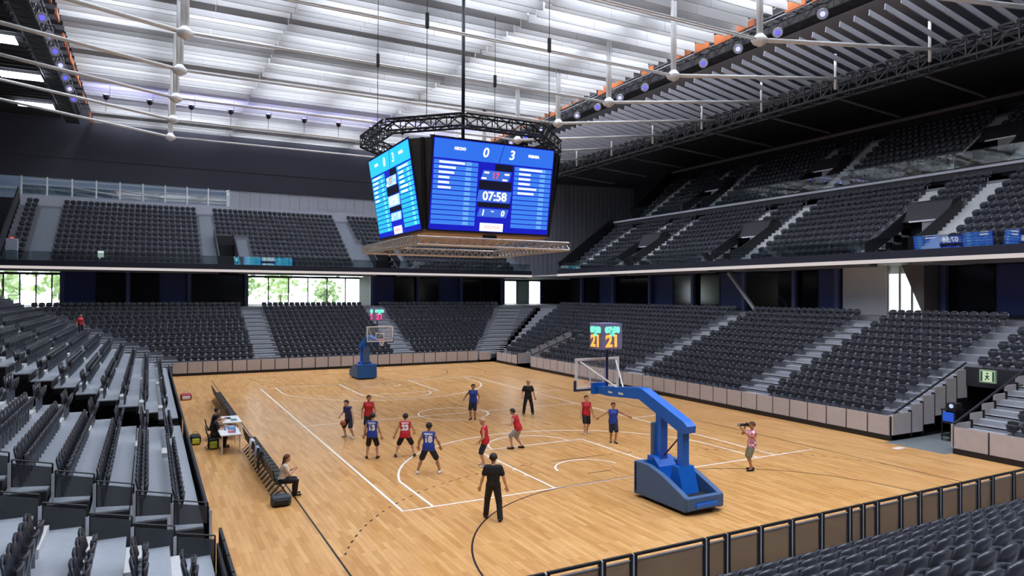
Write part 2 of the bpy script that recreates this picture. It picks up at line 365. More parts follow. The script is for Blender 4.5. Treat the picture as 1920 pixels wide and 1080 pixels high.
dark_box('hospitality_box', 36.5, 44, 13.0, 18.4, 'short dark hospitality box left of the white wall', 'y', 3)
dark_box('hospitality_box', 36.5, 44, -16, 5.7, 'dark glazed hospitality box at right edge of picture', 'y', 8)
b = box('wall_block', (36.3, 44, 9.5, 12.7, 4.9, 8.15), WHITE); struct(b, 'white wall block on the right concourse', 'wall')
W = empty('window_4', (36.45, 7.05, 4.9)); struct(W, 'bright tall window beside the white wall block', 'window')
for k in range(3):
    box('pane', (-.02, .02, .05 + k * .8, .72 + k * .8, .05, 2.7), mat('daylit_pane', 'f4fbf2', emit=1.6), W); box('mullion', (-.08, .08, .72 + k * .8, .85 + k * .8, 0, 3.2), LGREY, W)
W = empty('window_5', (43.8, 18.6, 4.9)); struct(W, 'small bright window deep in the right concourse', 'window')
for k in range(2): box('pane', (-.02, .02, .2 + k * 1.1, 1.1 + k * 1.1, .7, 2.3), MATS['daylit_pane'], W); box('mullion', (-.06, .06, 1.1 + k * 1.1, 1.3 + k * 1.1, .7, 2.3), CHAR, W)
s = MB().extr([(6.0, 4.9), (7.4, 8.1), (6.0, 8.1)], 'x', 34.6, 36.4).build('wall_stair_soffit', mat('taupe_soffit', '77706c', .7)); fixn(s); struct(s, 'sloping taupe stair underside beside the bright window', 'wall')
s = MB().bar((34.6, 21.7, 7.95), (34.6, 18.9, 5.0), .2, .2, (1, 0, 0)).build('stair_stringer', LGREY); tag(s, 'pale diagonal stair stringer under the right upper tier', 'stair')
# ------------------------------------------------------------ stands
SEATS = []      # (x, y, z, angle, stand name, row, index)
class Stand:
    def __init__(s, name, T, ang, label, n, pitch, rise, z0, d0, tread, step, base=None, solid=True):
        s.T = T; s.ang = ang; s.n = n; s.p = pitch; s.r = rise; s.z0 = z0; s.d0 = d0; s.name = name; s.step = step
        s.root = tag(empty('grandstand', (*T(0, 0), 0)), label, 'grandstand'); s.o = T(0, 0); s.mt = tread; s.solid = solid
    def L(s, a, d): x, y = s.T(a, d); return x - s.o[0], y - s.o[1]
    def d(s, k): return s.d0 + s.p * k
    def z(s, k): return s.z0 + s.r * k
    def prism(s, name, quad, z0, z1, m):
        mb = MB(); mb.prism([s.L(*q) for q in quad], z0, z1); return mb.build(name, m, s.root)
    def bx(s, name, a0, a1, d0, d1, z0, z1, m): return s.prism(name, [(a0, d0), (a1, d0), (a1, d1), (a0, d1)], z0, z1, m)
    def row(s, k, segs, drop=None, last=False):
        d = s.d(k); drop = drop if drop is not None else s.r + .12
        for a0, a1, m0, m1 in segs:         # m0/m1: how far the ends move outward per metre of depth (mitre)
            q = [(a0 - m0 * (d - s.d0), d), (a1 + m1 * (d - s.d0), d), (a1 + m1 * (d + s.p - s.d0), d + s.p), (a0 - m0 * (d + s.p - s.d0), d + s.p)]
            s.prism('tread', q, s.z(k) - drop, s.z(k), s.mt)
    def seats(s, k, segs, sp=.5, off=.46):
        d = s.d(k) + off
        for a0, a1, m0, m1 in segs:
            b0 = a0 - m0 * (d - s.d0); b1 = a1 + m1 * (d - s.d0); n = int((b1 - b0 - .05) / sp)
            if n < 1: continue
            st = (b1 - b0 - n * sp) / 2
            for i in range(n):
                x, y = s.T(b0 + st + sp * (i + .5), d); SEATS.append((x, y, s.z(k), s.ang, s.name, k, i))
    def aisle(s, a0, a1, k0, k1, m=None):
        m = m or s.step
        for k in range(k0, k1):
            if s.z0 > 8: s.bx('stair_tread', a0, a1, s.d(k) - .012, s.d(k) + s.p, s.z(k) - s.r - .0, s.z(k) + .004, m)
            s.bx('step', a0, a1, s.d(k) + s.p * .5, s.d(k) + s.p, s.z(k), s.z(k) + s.r * .5, m)
            s.bx('step_nosing', a0, a1, s.d(k), s.d(k) + .07, s.z(k) - .05, s.z(k) + .006, STEP)
    def diag_aisle(s, a, sgn, k0, k1, wd=1.7):
        for k in range(k0, k1):
            d = s.d(k); q = d - s.d0
            for h2 in (0, 1):
                dd = d + s.p * .5 * h2; qq = dd - s.d0
                s.prism('step', [(a + sgn * (qq - .0), dd), (a + sgn * (qq + wd), dd), (a + sgn * (qq + wd + .4), dd + .12), (a + sgn * (qq + .12), dd + .12)], s.z(k) + s.r * .5 * h2 - .04, s.z(k) + s.r * .5 * h2 + .012, STEP)
def split(a0, a1, cuts, m0=0, m1=0):
    out = []; cur = a0; mm = m0
    for c0, c1 in sorted(cuts):
        if c1 <= a0 or c0 >= a1: continue
        if c0 > cur: out.append((cur, c0, mm, 0))
        cur = max(cur, c1); mm = 0
    if cur < a1: out.append((cur, a1, mm, m1))
    return out
def panels(st, a0, a1, pitch, z0, z1, m=PANEL, d=0.0, base=True):
    n = max(1, round((a1 - a0) / pitch)); w_ = (a1 - a0) / n
    for i in range(n): st.bx('front_panel', a0 + i * w_ + .035, a0 + (i + 1) * w_ - .035, d - .03, d + .02, z0, z1, m)
    st.bx('panel_backing', a0, a1, d + .02, d + .1, 0, z1 - .02, CHAR)
    if base: st.bx('kick_board', a0, a1, d - .06, d + .0, 0, z0 - .02, BLACK)

# far end lower stand
far = Stand('far lower stand', lambda a, d: (a, 37.7 + d), 0, 'far end lower stand with charcoal seats behind the distant hoop', 13, .85, .325, .72, .45, TREADD, STEPD)
FA = [(1.1, 2.7), (12.5, 14.1)]
for k in range(13):
    far.row(k, [(-5.4, 21.6, 1, 1)]); sg = split(-4.3, 20.0, FA, 1, .72); far.seats(k, sg)
for a in FA: far.aisle(a[0], a[1], 0, 12)
panels(far, -4.9, 20.0, 1.02, .2, 1.02)
far.diag_aisle(-4.2, -1, 0, 12); 
for k in range(13):
    d = far.d(k)
    for h2 in (0, 1):
        dd = d + .42 * h2; a = 20.2 + .72 * (dd - far.d0)
        far.prism('step', [(a, dd), (a + 2.6, dd), (a + 2.75, dd + .14), (a + .1, dd + .14)], far.z(k) + .16 * h2 - .04, far.z(k) + .16 * h2 + .012, STEP)
far.bx('corner_panel', 20.1, 21.2, -.1, 0, .2, .9, PANEL)

# right lower stand
right = Stand('right lower stand', lambda a, d: (21.5 + d, a), -math.pi / 2, 'long right lower stand with charcoal seats and player tunnel', 13, .85, .325, .72, .45, TREADD, STEPD)
RA = [(17.4, 19.0), (7.0, 8.6), (-4.4, -3.0)]; TUN = (-3.0, -.5); TUN2 = (30.7, 32.9)
for k in range(13):
    cuts = RA + [(-.5, .35)] + ([TUN, TUN2] if k < 6 else [])
    tc = [TUN, TUN2] if k < 6 else []
    right.row(k, split(-14, 37.2, tc, 0, 1)); right.seats(k, split(-13.5, 36.6, cuts, 0, .7))
for a in RA: right.aisle(a[0], a[1], 0, 12)
right.aisle(-.45, .3, 0, 6)
panels(right, -.45, 30.6, 1.03, .22, 1.05); panels(right, -8.2, -3.05, 1.25, .22, 1.05); panels(right, 33.0, 36.9, 1.0, .22, .95)
for y, sg in ((TUN[0], -1), (TUN[1], 1), (TUN2[0], -1), (TUN2[1], 1)):      # tunnel side walls: tall panels that step up with the rows
    for k in range(6):
        right.bx('tunnel_panel', y if sg < 0 else y - .06, y + .06 if sg < 0 else y, right.d(k) + .02 - (.45 if k == 0 else 0), right.d(k) + .82, max(.25, right.z(k) - .85), right.z(k) + .42, PANEL)
        right.bx('tunnel_post', y - .07, y + .07, right.d(k) + .82, right.d(k) + .87, max(.1, right.z(k) - .95), right.z(k) + .5, BLACK)
    p0 = right.L(y, .1); p1 = right.L(y, right.d(6))
    MB().bar((*p0, right.z(0) + .42), (*p1, right.z(6) + .42), .06, .07).build('tunnel_handrail', CHAR, right.root)
for T_ in (TUN, TUN2):
    right.bx('tunnel_lintel', T_[0], T_[1], right.d(6) - .12, right.d(6), 2.05, right.z(6) + .25, CHAR)
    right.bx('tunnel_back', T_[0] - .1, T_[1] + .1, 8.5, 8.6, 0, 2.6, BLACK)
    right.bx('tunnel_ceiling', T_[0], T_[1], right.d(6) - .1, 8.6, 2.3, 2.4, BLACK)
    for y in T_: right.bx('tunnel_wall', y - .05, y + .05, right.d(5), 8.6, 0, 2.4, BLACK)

# left lower stand (wide pale treads, seen from its end)
left = Stand('left stand', lambda a, d: (-5.15 - d, a), math.pi / 2, 'left side stand with pale treads and charcoal seats', 15, .77, .318, .68, .12, TREAD, STEP)
G0, G1 = (9.9, 14.9), (-3.0, -1.0)
LA = [(16.9, 18.0), (6.8, 7.9), (26.5, 27.7), (-4.7, -3.1)]
for k in range(15):
    G0 = ((12.9, 14.9), (11.2, 14.9))[k] if k < 2 else (9.9, 14.9)
    left.row(k, split(-9.4, 37.4, [G0, G1], 1, 1), drop=.05)
    for a0, a1, m0, m1 in split(-9.4, 37.4, [G0, G1], 1, 1):
        d = left.d(k); left.bx('riser', a0 - m0 * d + .02, a1 + m1 * d - .02, d + .05, d + .09, left.z(k) - .36, left.z(k) - .05, CHAR); left.bx('row_frame', a0 - m0 * d + .02, a1 + m1 * d - .02, d + .09, d + .76, left.z(k) - .24, left.z(k) - .05, BLACK)
    left.seats(k, split(-9.0, 36.9, [(G0[0] - .15, G0[1] + .15), (G1[0] - .1, G1[1] + .1)] + LA, 1, .9), off=.52)
    for a0, a1 in LA:
        if k < 14: left.bx('step_block', a0 + .1, a1 - .1, left.d(k) + .5, left.d(k) + .84, left.z(k) + .0, left.z(k) + .16, STEP)
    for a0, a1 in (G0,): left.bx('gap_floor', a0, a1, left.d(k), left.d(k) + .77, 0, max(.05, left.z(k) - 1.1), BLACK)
for a0, a1 in ((14.9, 37.5), (-1.0, 12.9)):
    n = round((a1 - a0) / 1.6)
    for i in range(n):
        w_ = (a1 - a0) / n; left.bx('front_panel', a0 + i * w_ + .02, a0 + (i + 1) * w_ - .02, -.04, 0, .02, .86, BLACK)
left.bx('front_rail', -1.0, 37.5, -.05, .01, .88, .93, CHAR); left.bx('front_panel', -9.4, -3.0, -.04, 0, .02, .9, BLACK)
left.bx('corner_post', -1.06, -1.0, -.06, 0, 0, 1.05, LGREY)
# near end stand, bottom right of the picture
near = Stand('near stand', lambda a, d: (a, -8.75 - d), math.pi, 'near end stand whose seat backs fill the lower right corner', 11, .85, .36, .52, .45, TREADD, STEPD)
for k in range(11):
    near.row(k, [(0.5, 30, 0, 0)]); near.seats(k, [(.8, 27, 0, 0)], sp=.52)
near.bx('walkway', -4.9, 30, -.3, .45, 0, .1, TREADD)

# upper tiers
fu = Stand('far upper tier', lambda a, d: (a, 49.0 + d), 0, 'far upper tier with pale stairs over the concourse', 12, .85, .52, 8.6, .5, TREADD, TREAD)
FUA = [(-15.4, -13.9), (-2.0, -.8), (12.0, 13.2), (30.2, 31.4)]; FUV = [(-.8, .9), (14.0, 16.4)]; FUS = [(.9, 2.1), (16.4, 17.6), (13.2, 14.0)]
for k in range(12):
    v = FUV if k < 6 else []
    fu.row(k, split(-17.2, 31.6, v)); fu.seats(k, split(-16.9, 31.6, FUA + v + (FUS if k < 6 else [])))
for a in FUA: fu.aisle(a[0], a[1], 0, 11)
for a in FUS: fu.aisle(a[0], a[1], 0, 6)
def front_fascia(st, a0, a1, z):
    st.bx('fascia', a0, a1, -.15, .1, z - .1, z + .45, mat('fascia_navy', '1f2130', .5)); st.bx('fascia_strip', a0, a1, -.22, -.15, z - .25, z - .02, mat('added_glow_strip', 'fff4f2', emit=.62))  # white strip carries an added glow so it reads bright
    st.bx('fascia_soffit', a0, a1, -.15, .5, z - .25, z - .1, CHAR)
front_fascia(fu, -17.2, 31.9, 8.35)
for i in range(24):
    a = -17.0 + i * 2.03; fu.bx('railing_pane', a + .02, a + 2.01, -.06, -.04, 8.8, 9.55, GLASSR)
fu.bx('back_wall', -17.2, 31.6, fu.d(12), fu.d(12) + .15, 8.6, fu.z(12) + .55, LGREY)
fu.bx('end_wall', -17.4, -17.2, .1, fu.d(12), 8.3, 9.2, CHAR)
p0 = fu.L(-17.3, .1); p1 = fu.L(-17.3, fu.d(12)); MB().bar((*p0, 9.0), (*p1, fu.z(12) + .8), .12, 1.0).build('end_parapet', CHAR, fu.root)
for v in FUV:
    e = fu; e.bx('vomitory_door', v[0] + .1, v[1] - .1, e.d(4), e.d(4) + .1, 8.6, 10.8, BLACK); e.bx('vomitory_lintel', v[0], v[1], e.d(4) - .05, e.d(6), 10.8, e.z(6), CHAR)
    for a in v: e.bx('vomitory_wall', a - .05, a + .05, .2, e.d(6), 8.5, 8.9, CHAR); MB().bar((*e.L(a, .2), 9.2), (*e.L(a, e.d(6)), e.z(6) + .3), .1, .9).build('vomitory_parapet', CHAR, e.root)
# white post-and-rail screen behind the far upper tier
sc = tag(empty('gallery_railing', (-17.2, 60.4, 14.9)), 'white post-and-glass railing along the top of far upper tier', 'railing')
for i in range(10): box('post', (i * 2.03 - .06, i * 2.03 + .06, -.06, .06, 0, 2.35), STEEL, sc)
for z in (1.55, 2.05): box('rail', (-.1, 18.4, -.03, .03, z, z + .1), LGREY, sc)
for i in range(9): box('pane', (i * 2.03 + .07, i * 2.03 + 1.96, -.01, .01, .7, 1.5), GLASSR, sc)

ru = Stand('right middle tier', lambda a, d: (32.0 + d, a), -math.pi / 2, 'right middle tier with pale stairs and dark vomitories', 11, .8, .49, 8.55, .45, TREADD, STEP)
rt = Stand('right top tier', lambda a, d: (41.4 + d, a), -math.pi / 2, 'shadowed right top tier below the roof', 10, .8, .56, 14.55, .35, TREADD, STEP)
RV = [(c - 1.35, c + 1.35) for c in (33.4, 20.4, 6.7, -7.)]; RS = [(c + 1.35, c + 2.45) for c in (33.4, 20.4, 6.7, -7.)] + [(c - 2.45, c - 1.35) for c in (33.4, 20.4, 6.7, -7.)]
RE = [(40.6, 41.7)]
for st, n, kv, kk in ((ru, 11, 6, 1), (rt, 10, 5, 1)):
    for k in range(n):
        v = RV if k < kv else []
        st.row(k, split(-14, 42.6, v, 0, .35)); st.seats(k, split(-13.5, 42.4, RE + v + RS, 0, .33))
    for a in RS + RE: st.aisle(a[0], a[1], 0, n - 1)
    for v in RV:
        st.bx('vomitory_door', v[0] + .1, v[1] - .1, st.d(kv - 1), st.d(kv - 1) + .1, st.z(0), st.z(kv), BLACK)
        st.bx('vomitory_inner_wall', v[0] + .2, v[1] - 1.3, st.d(kv - 2), st.d(kv - 2) + .08, st.z(0) - .1, st.z(0) + 2.2, mat('grey_inner_wall', '8b8a88', .7))
        q = [(st.d(kv - 2), st.z(0) + 2.25), (st.d(kv), st.z(0) + 2.25), (st.d(kv), st.z(kv) + .75), (st.d(kv - 1), st.z(kv) + .55)]
        e = MB().extr([(p[0], p[1]) for p in q], 'y', v[0], v[1]).build('vomitory_header', CHAR, st.root); fixn(e)
        st.bx('vomitory_edge', v[0] + .3, v[1] - .5, st.d(kv - 2) - .06, st.d(kv - 2), st.z(0) + 2.2, st.z(0) + 2.3, mat('lit_edge', 'dcdce0', .4))
        for a in v:
            q = [(.1, st.z(0) - .1), (st.d(kv), st.z(kv) - .3), (st.d(kv), st.z(kv) + .7), (st.d(1), st.z(1) + .8), (.1, st.z(0) + .9)]
            e = MB().extr(q, 'y', a - .06, a + .06).build('vomitory_parapet', CHAR, st.root); fixn(e)
            # extr works in the stand's own frame: x = depth, y = along
    q = [(.0, st.z(0) - .3), (st.d(n), st.z(n) - .3), (st.d(n), st.z(n) + .9), (.0, st.z(0) + .9)]
for st, n in ((ru, 11), (rt, 10)):
    e = MB().bar((0, 42.9, st.z(0) + .35), (st.d(n), 42.9 + .35 * st.d(n), st.z(n) + .35), .15, 1.5).build('end_parapet', BLACK, st.root)
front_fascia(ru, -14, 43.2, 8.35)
for i in range(28):
    a = -13.9 + i * 2.03; ru.bx('railing_pane', a + .02, a + 2.01, -.06, -.04, 8.8, 9.55, GLASSR)
    rt.bx('railing_pane', a + .02, a + 2.01, -.12, -.1, 14.75, 15.75, TOPGLASS)
rt.bx('fascia', -14, 46, -.2, .3, 14.0, 14.72, CHAR); rt.bx('fascia_strip', -14, 46, -.28, -.2, 14.45, 14.62, LGREY)
rt.bx('back_wall', -14, 46.5, rt.d(10), rt.d(10) + .3, 14.5, rt.z(10) + 1.2, CHAR)
rt.bx('top_rail', -14, 46.5, rt.d(10) - .12, rt.d(10), rt.z(10) + .75, rt.z(10) + 1.0, mat('dim_grey_rail', '8a8a8e', .5))

# ------------------------------------------------------------ seats
def shell(cols, rows, fn, th):
    vs = []; fs = []; n = len(cols) * len(rows); W_ = len(cols)
    for sgn in (0, 1):
        for r_ in rows:
            for c_ in cols:
                x, y, z = fn(c_, r_); vs.append((x, y + (th if sgn else 0), z))
    for j in range(len(rows) - 1):
        for i in range(W_ - 1):
            a = j * W_ + i; fs.append((a, a + 1, a + W_ + 1, a + W_)); fs.append((n + a + W_, n + a + W_ + 1, n + a + 1, n + a))
    rim = [i for i in range(W_)] + [j * W_ + W_ - 1 for j in range(1, len(rows))] + [(len(rows) - 1) * W_ + i for i in range(W_ - 2, -1, -1)] + [j * W_ for j in range(len(rows) - 2, 0, -1)]
    for i in range(len(rim)): a, b = rim[i], rim[(i + 1) % len(rim)]; fs.append((b, a, n + a, n + b))
    return vs, fs
def fback(c, r):
    x = c * .228 * (1 - .10 * max(0, r - .7) / .3 - .05 * (r < .05)); z = .38 + .36 * r - (.055 * c * c if r > .95 else 0) + (.05 * c * c if r < .05 else 0)
    return x, .05 + .08 * r - .045 * c * c - (.03 if r > .95 else 0), z
def fpan(c, r):
    wd = .205 * (.62 + .38 * min(1, r * 1.6)); x = c * wd; z = .33 + .29 * r - (.03 * c * c if r > .95 else 0)
    return x, -.075 - .07 * r * (1 - c * c * .8) - .02 * math.sin(r * math.pi), z
SB = shell((-1, -.5, 0, .5, 1), (0, .5, .85, 1), fback, .035); SP = shell((-1, -.5, 0, .5, 1), (0, .45, .9, 1), fpan, .05)
mbk = MB().box(-.03, .03, -.02, .05, 0, .4).box(-.2, .2, -.04, .02, .32, .37)
def mk(n, vf, m, sm):
    me = bpy.data.meshes.new(n); me.from_pydata(vf[0], [], vf[1]); me.materials.append(m); me.update()
    if sm: me.polygons.foreach_set('use_smooth', [True] * len(me.polygons))
    bm = bmesh.new(); bm.from_mesh(me); bmesh.ops.recalc_face_normals(bm, faces=bm.faces); bm.to_mesh(me); bm.free()
    return me
meB, meP, meK = mk('backrest', SB, SEAT, True), mk('seat_pan', SP, SEAT, True), mk('bracket', (mbk.v, mbk.f), SEATB, False)
def cam_uvd(p):
    d_ = Vector(p) - Vector(CAM); D = d_.dot(_f); return (960 + FPX * d_.dot(_r) / D if D > 0 else -1e9, 540 - FPX * d_.dot(_u) / D if D > 0 else 1e9, D)
vis = []
for i, s_ in enumerate(SEATS):
    u_, v_, D = cam_uvd((s_[0], s_[1], s_[2] + .6))
    if -10 < u_ < 1930 and -10 < v_ < 1095 and D > .5: vis.append((D, i))
vis.sort(); single = set(i for _, i in vis[:300]); keep = single | set(i for D, i in vis)
ORD = lambda n: '%d%s' % (n, 'th' if 10 <= n % 100 <= 20 else {1: 'st', 2: 'nd', 3: 'rd'}.get(n % 10, 'th'))
cnt = {}
for i in sorted(single):
    x, y, z, a, st, k, j = SEATS[i]; key = (st, k); cnt[key] = cnt.get(key, 0) + 1
    e = empty('stadium_seat', (x, y, z), a); e.scale = (1, 1, 1.22 if st == 'left stand' else 1)
    side = {'near stand': 'from left', 'left stand': 'from near end', 'right lower stand': 'from near end'}.get(st, 'from left')
    tag(e, 'charcoal seat, %s, row %s up, %s in view %s' % (st, ORD(k + 1), ORD(cnt[key]), side), 'seat', 'charcoal folding seats of the stands')
    for n_, me in (('backrest', meB), ('seat_pan', meP), ('bracket', meK)): link(n_, me, e)
# the rest of the seats as one object
def arr(me):
    v = np.empty(len(me.vertices) * 3, 'f'); me.vertices.foreach_get('co', v); f = [tuple(p.vertices) for p in me.polygons]; return v.reshape(-1, 3), f
parts_ = [arr(meB), arr(meP), arr(meK)]; off = 0; V0 = []; F0 = []; MI = []
for q, (v, f) in enumerate(parts_): V0.append(v); F0 += [[i + off for i in p] for p in f]; MI += [1 if q == 2 else 0] * len(f); off += len(v)
V0 = np.concatenate(V0); F0 = np.array(F0); MI = np.array(MI)
idx = [i for i in range(len(SEATS)) if i not in single and i in keep]
P = np.array([SEATS[i][:4] for i in idx]); N = len(idx); ca, sa = np.cos(P[:, 3]), np.sin(P[:, 3])
VV = np.empty((N, len(V0), 3), 'f')
VV[:, :, 0] = V0[None, :, 0] * ca[:, None] - V0[None, :, 1] * sa[:, None] + P[:, 0:1]; VV[:, :, 1] = V0[None, :, 0] * sa[:, None] + V0[None, :, 1] * ca[:, None] + P[:, 1:2]; VV[:, :, 2] = V0[None, :, 2] * np.where(np.abs(P[:, 3:4] - math.pi / 2) < .01, 1.22, 1.) + P[:, 2:3]
FF = (F0[None] + (np.arange(N) * len(V0))[:, None, None]).reshape(-1, 4)
me = bpy.data.meshes.new('stadium_seats'); me.vertices.add(N * len(V0)); me.vertices.foreach_set('co', VV.ravel())
me.loops.add(FF.size); me.loops.foreach_set('vertex_index', FF.ravel().astype('i')); me.polygons.add(len(FF)); me.polygons.foreach_set('loop_start', np.arange(0, FF.size, 4, dtype='i'))
me.materials.append(SEAT); me.materials.append(SEATB); me.polygons.foreach_set('material_index', np.tile(MI, N).astype('i')); me.polygons.foreach_set('use_smooth', np.tile(MI == 0, N)); me.update(calc_edges=True); me.validate()
tag(link('stadium_seats', me), 'the many distant charcoal folding seats in all the other rows', 'seats', 'charcoal folding seats of the stands', 'stuff')
# ------------------------------------------------------------ roof steelwork
def truss(name, pts, size, m, label, cat, parent=None, r=.035, closed=False, web=.9, n=6):
    """box lattice girder along a polyline: four chords and diagonal webs"""
    root = parent or tag(empty(name, pts[0]), label, cat); o = Vector(pts[0]) if not parent else Vector(parent.location)
    ch = MB(); wb = MB(); P = [Vector(p) for p in pts]; N = len(P)
    for i in range(N if closed else N - 1):
        a, b = P[i], P[(i + 1) % N]; d = (b - a).normalized(); sd = d.cross(Vector((0, 0, 1))).normalized() * size / 2; up = Vector((0, 0, size / 2)); L = (b - a).length; k = max(1, round(L / web))
        c4 = [sd + up, -sd + up, -sd - up, sd - up]
        for c in c4: ch.tube(a + c - o, b + c - o, r, n)
        for j in range(k):
            p = a + d * L * j / k - o; q = a + d * L * (j + 1) / k - o
            for e in range(4):
                c0, c1 = c4[e], c4[(e + 1) % 4]; wb.tube(p + c0, q + c1, r * .6, 4); wb.tube(p + c0, p + c1, r * .6, 4)
    ch.build('chord', m, root); wb.build('lattice_web', m, root); return root
NODE_Z = 18.8; XL, XR = -5.0, 20.15
names = 'nearest second third fourth fifth sixth seventh'.split()
for i in range(8):
    y = -.9 + 6.3 * i
    t = tag(empty('roof_cable_truss', (7.5, y, NODE_Z)), 'white roof cable truss with two posts, %s from the camera end' % (ORD(i + 1)), 'roof truss', 'white cable trusses under the roof')
    for x in (XL, XR):
        X = x - 7.5
        for s in (-1, 1): MB().tube((X + s * .09, 0, .1), (X + s * .09, 0, 4.3), .1, 10).build('post', STEEL, t, True)
        MB().lathe([(.08, -.32), (.34, -.16), (.42, 0), (.3, .14), (.16, .3)], (X, 0, 0)).build('node', STEEL, t, True)
    for s in (-.1, .1):
        MB().tube((XL - 7.5, s, 0), (XR - 7.5, s, 0), .05, 8).build('tie_rod', STEEL, t, True)
        MB().tube((XR - 7.5, s, 0), (36 - 7.5, s, 2.2), .085, 8).build('stay_rod', STEEL, t, True)
        MB().tube((XL - 7.5, s, 0), (-21 - 7.5, s, 2.2), .085, 8).build('stay_rod', STEEL, t, True)
    MB().tube((34.2 - 7.5, 0, 1.2), (34.2 - 7.5, 0, 3.6), .09, 8).build('hanger', STEEL, t, True)
truss('edge_girder', [(36.2, -14, 20.75), (36.2, 60, 20.75)], 1.15, mat('girder_grey', '3b3b3e', .6), 'dark lattice edge girder running above the right stands', 'girder', r=.09, web=1.4)
truss('edge_girder', [(-21.2, -14, 20.75), (-21.2, 60, 20.75)], 1.15, MATS['girder_grey'], 'dark lattice edge girder at the upper left corner', 'girder', r=.09, web=1.4)
for sx, nm in ((1, 'right'), (-1, 'left')):
    X = 7.5 + sx * 29.2; wd = 19.3
    q = [(36.8, 21.0), (56, 21.6), (56, 21.9), (36.8, 21.4)] if sx > 0 else [(-21.8, 21.0), (-39.6, 21.6), (-39.6, 21.9), (-21.8, 21.4)]
    e = MB().extr(q, 'y', -33, 60.9).build('ceiling_' + nm, mat('dark_soffit', '222226', .8)); fixn(e); struct(e, 'dark soffit over the %s stands' % nm, 'ceiling')
    if sx > 0:
        for i in range(10):
            y = -4 + i * 6.3
            f = tag(empty('soffit_beam', (37.2, y, 20.95)), 'grey sloping soffit beam over top tier, %s from the near end' % ORD(i + 1), 'beam', 'soffit beams over the right top tier')
            MB().tube((0, 0, 0), (9, 0, -.55), .09, 8).build('beam', mat('dim_grey_rail', '8a8a8e', .5), f); MB().lathe([(.05, -.2), (.3, -.1), (.34, 0), (.1, .16)], (.5, 0, -.1)).build('bracket', LGREY, f, True)
# lighting catwalks with spotlights in the two slots beside the white baffles
GL = mat('spot_glow', '4a48ff', emit=2.6); GW = mat('spot_glow_white', '9a9cff', emit=2.4)
def spotlight(x, y, z, yaw, i, side):
    e = tag(empty('spotlight', (x, y, z), yaw), 'black spotlight with violet-blue lens on %s catwalk, %s from camera end' % (side, ORD(i + 1)), 'spotlight', 'spotlights on the %s catwalk' % side); e.scale = (1.5, 1.5, 1.5)
    a = MB(); a.tube((0, .05, -.08), (0, -.42, -.3), .14, 12, .19); h_ = a.build('housing', BLACK, e, True)
    MB().tube((0, -.425, -.302), (0, -.44, -.309), .095, 12).build('lens', GL if i % 2 else GW, e)
    MB().tube((0, -.36, -.272), (0, -.424, -.3015), .2, 12, .2).build('rim', LGREY, e)
    y_ = MB(); y_.bar((-.2, 0, -.1), (-.2, 0, .25), .03, .06, (0, 1, 0)).bar((.2, 0, -.1), (.2, 0, .25), .03, .06, (0, 1, 0)).bar((-.2, 0, .25), (.2, 0, .25), .06, .03); y_.build('yoke', BLACK, e)
for side, x0, sg in (('right', 28.0, 1), ('left', -13.0, -1)):
    cw = truss('lighting_catwalk', [(x0, -14, 22.9), (x0, 59, 22.9)], 1.0, BLACK, 'black lighting catwalk in the %s roof slot' % side, 'catwalk', r=.06, web=1.2)
    o_ = cw.location
    MB().box(-.55, .55, 0, 73, -.5, -.44).build('deck', CHAR, cw)
    for z in (.2, .8): MB().tube((-sg * .75, 0, z), (-sg * .75, 73, z), .04, 6).build('handrail', mat('dim_grey_rail', '8a8a8e', .5), cw)
    for i in range(30):
        y = 18 + i * 1.9
        if random.random() < .2: continue
        MB().box(-sg * 1.45 - .05, -sg * 1.45 + .05, y + random.uniform(0, .4), y + 1.5, -.1 + random.uniform(-.15, .2), .35 + random.uniform(-.1, .2)).build('timber_board', ORANGE, cw)
    for i in range(40): MB().box(-1.4, 1.4, i * 1.85, i * 1.85 + .12, .9, 1.2).build('cross_beam', CHAR, cw)
    for i in range(16): spotlight(x0 - sg * .95, 1 + i * 3.1, 22.3, -.85 if sg > 0 else .15, i, side)

for i in range(11):
    e = tag(empty('uplight', (-9.6 + i * 3.1, 45.0, 21.9)), 'violet uplight hanging under the far baffles, %s from left' % ORD(i + 1), 'spotlight', 'violet uplights under the far baffles')
    MB().lathe([(.12, -.25), (.2, -.1), (.24, .12)], n=12).build('housing', BLACK, e, True); MB().lathe([(.2, .125), (.19, .14)], n=12).build('lens', UL, e)
    MB().tube((0, 0, -.2), (0, 0, -1.2), .02, 5).build('drop_cable', CHAR, e); MB().tube((.26, 0, -.1), (.26, 0, 1.0), .015, 5).build('hanger', CHAR, e); MB().tube((.1, 0, -.1), (.26, 0, -.1), .015, 5).build('bracket', CHAR, e)
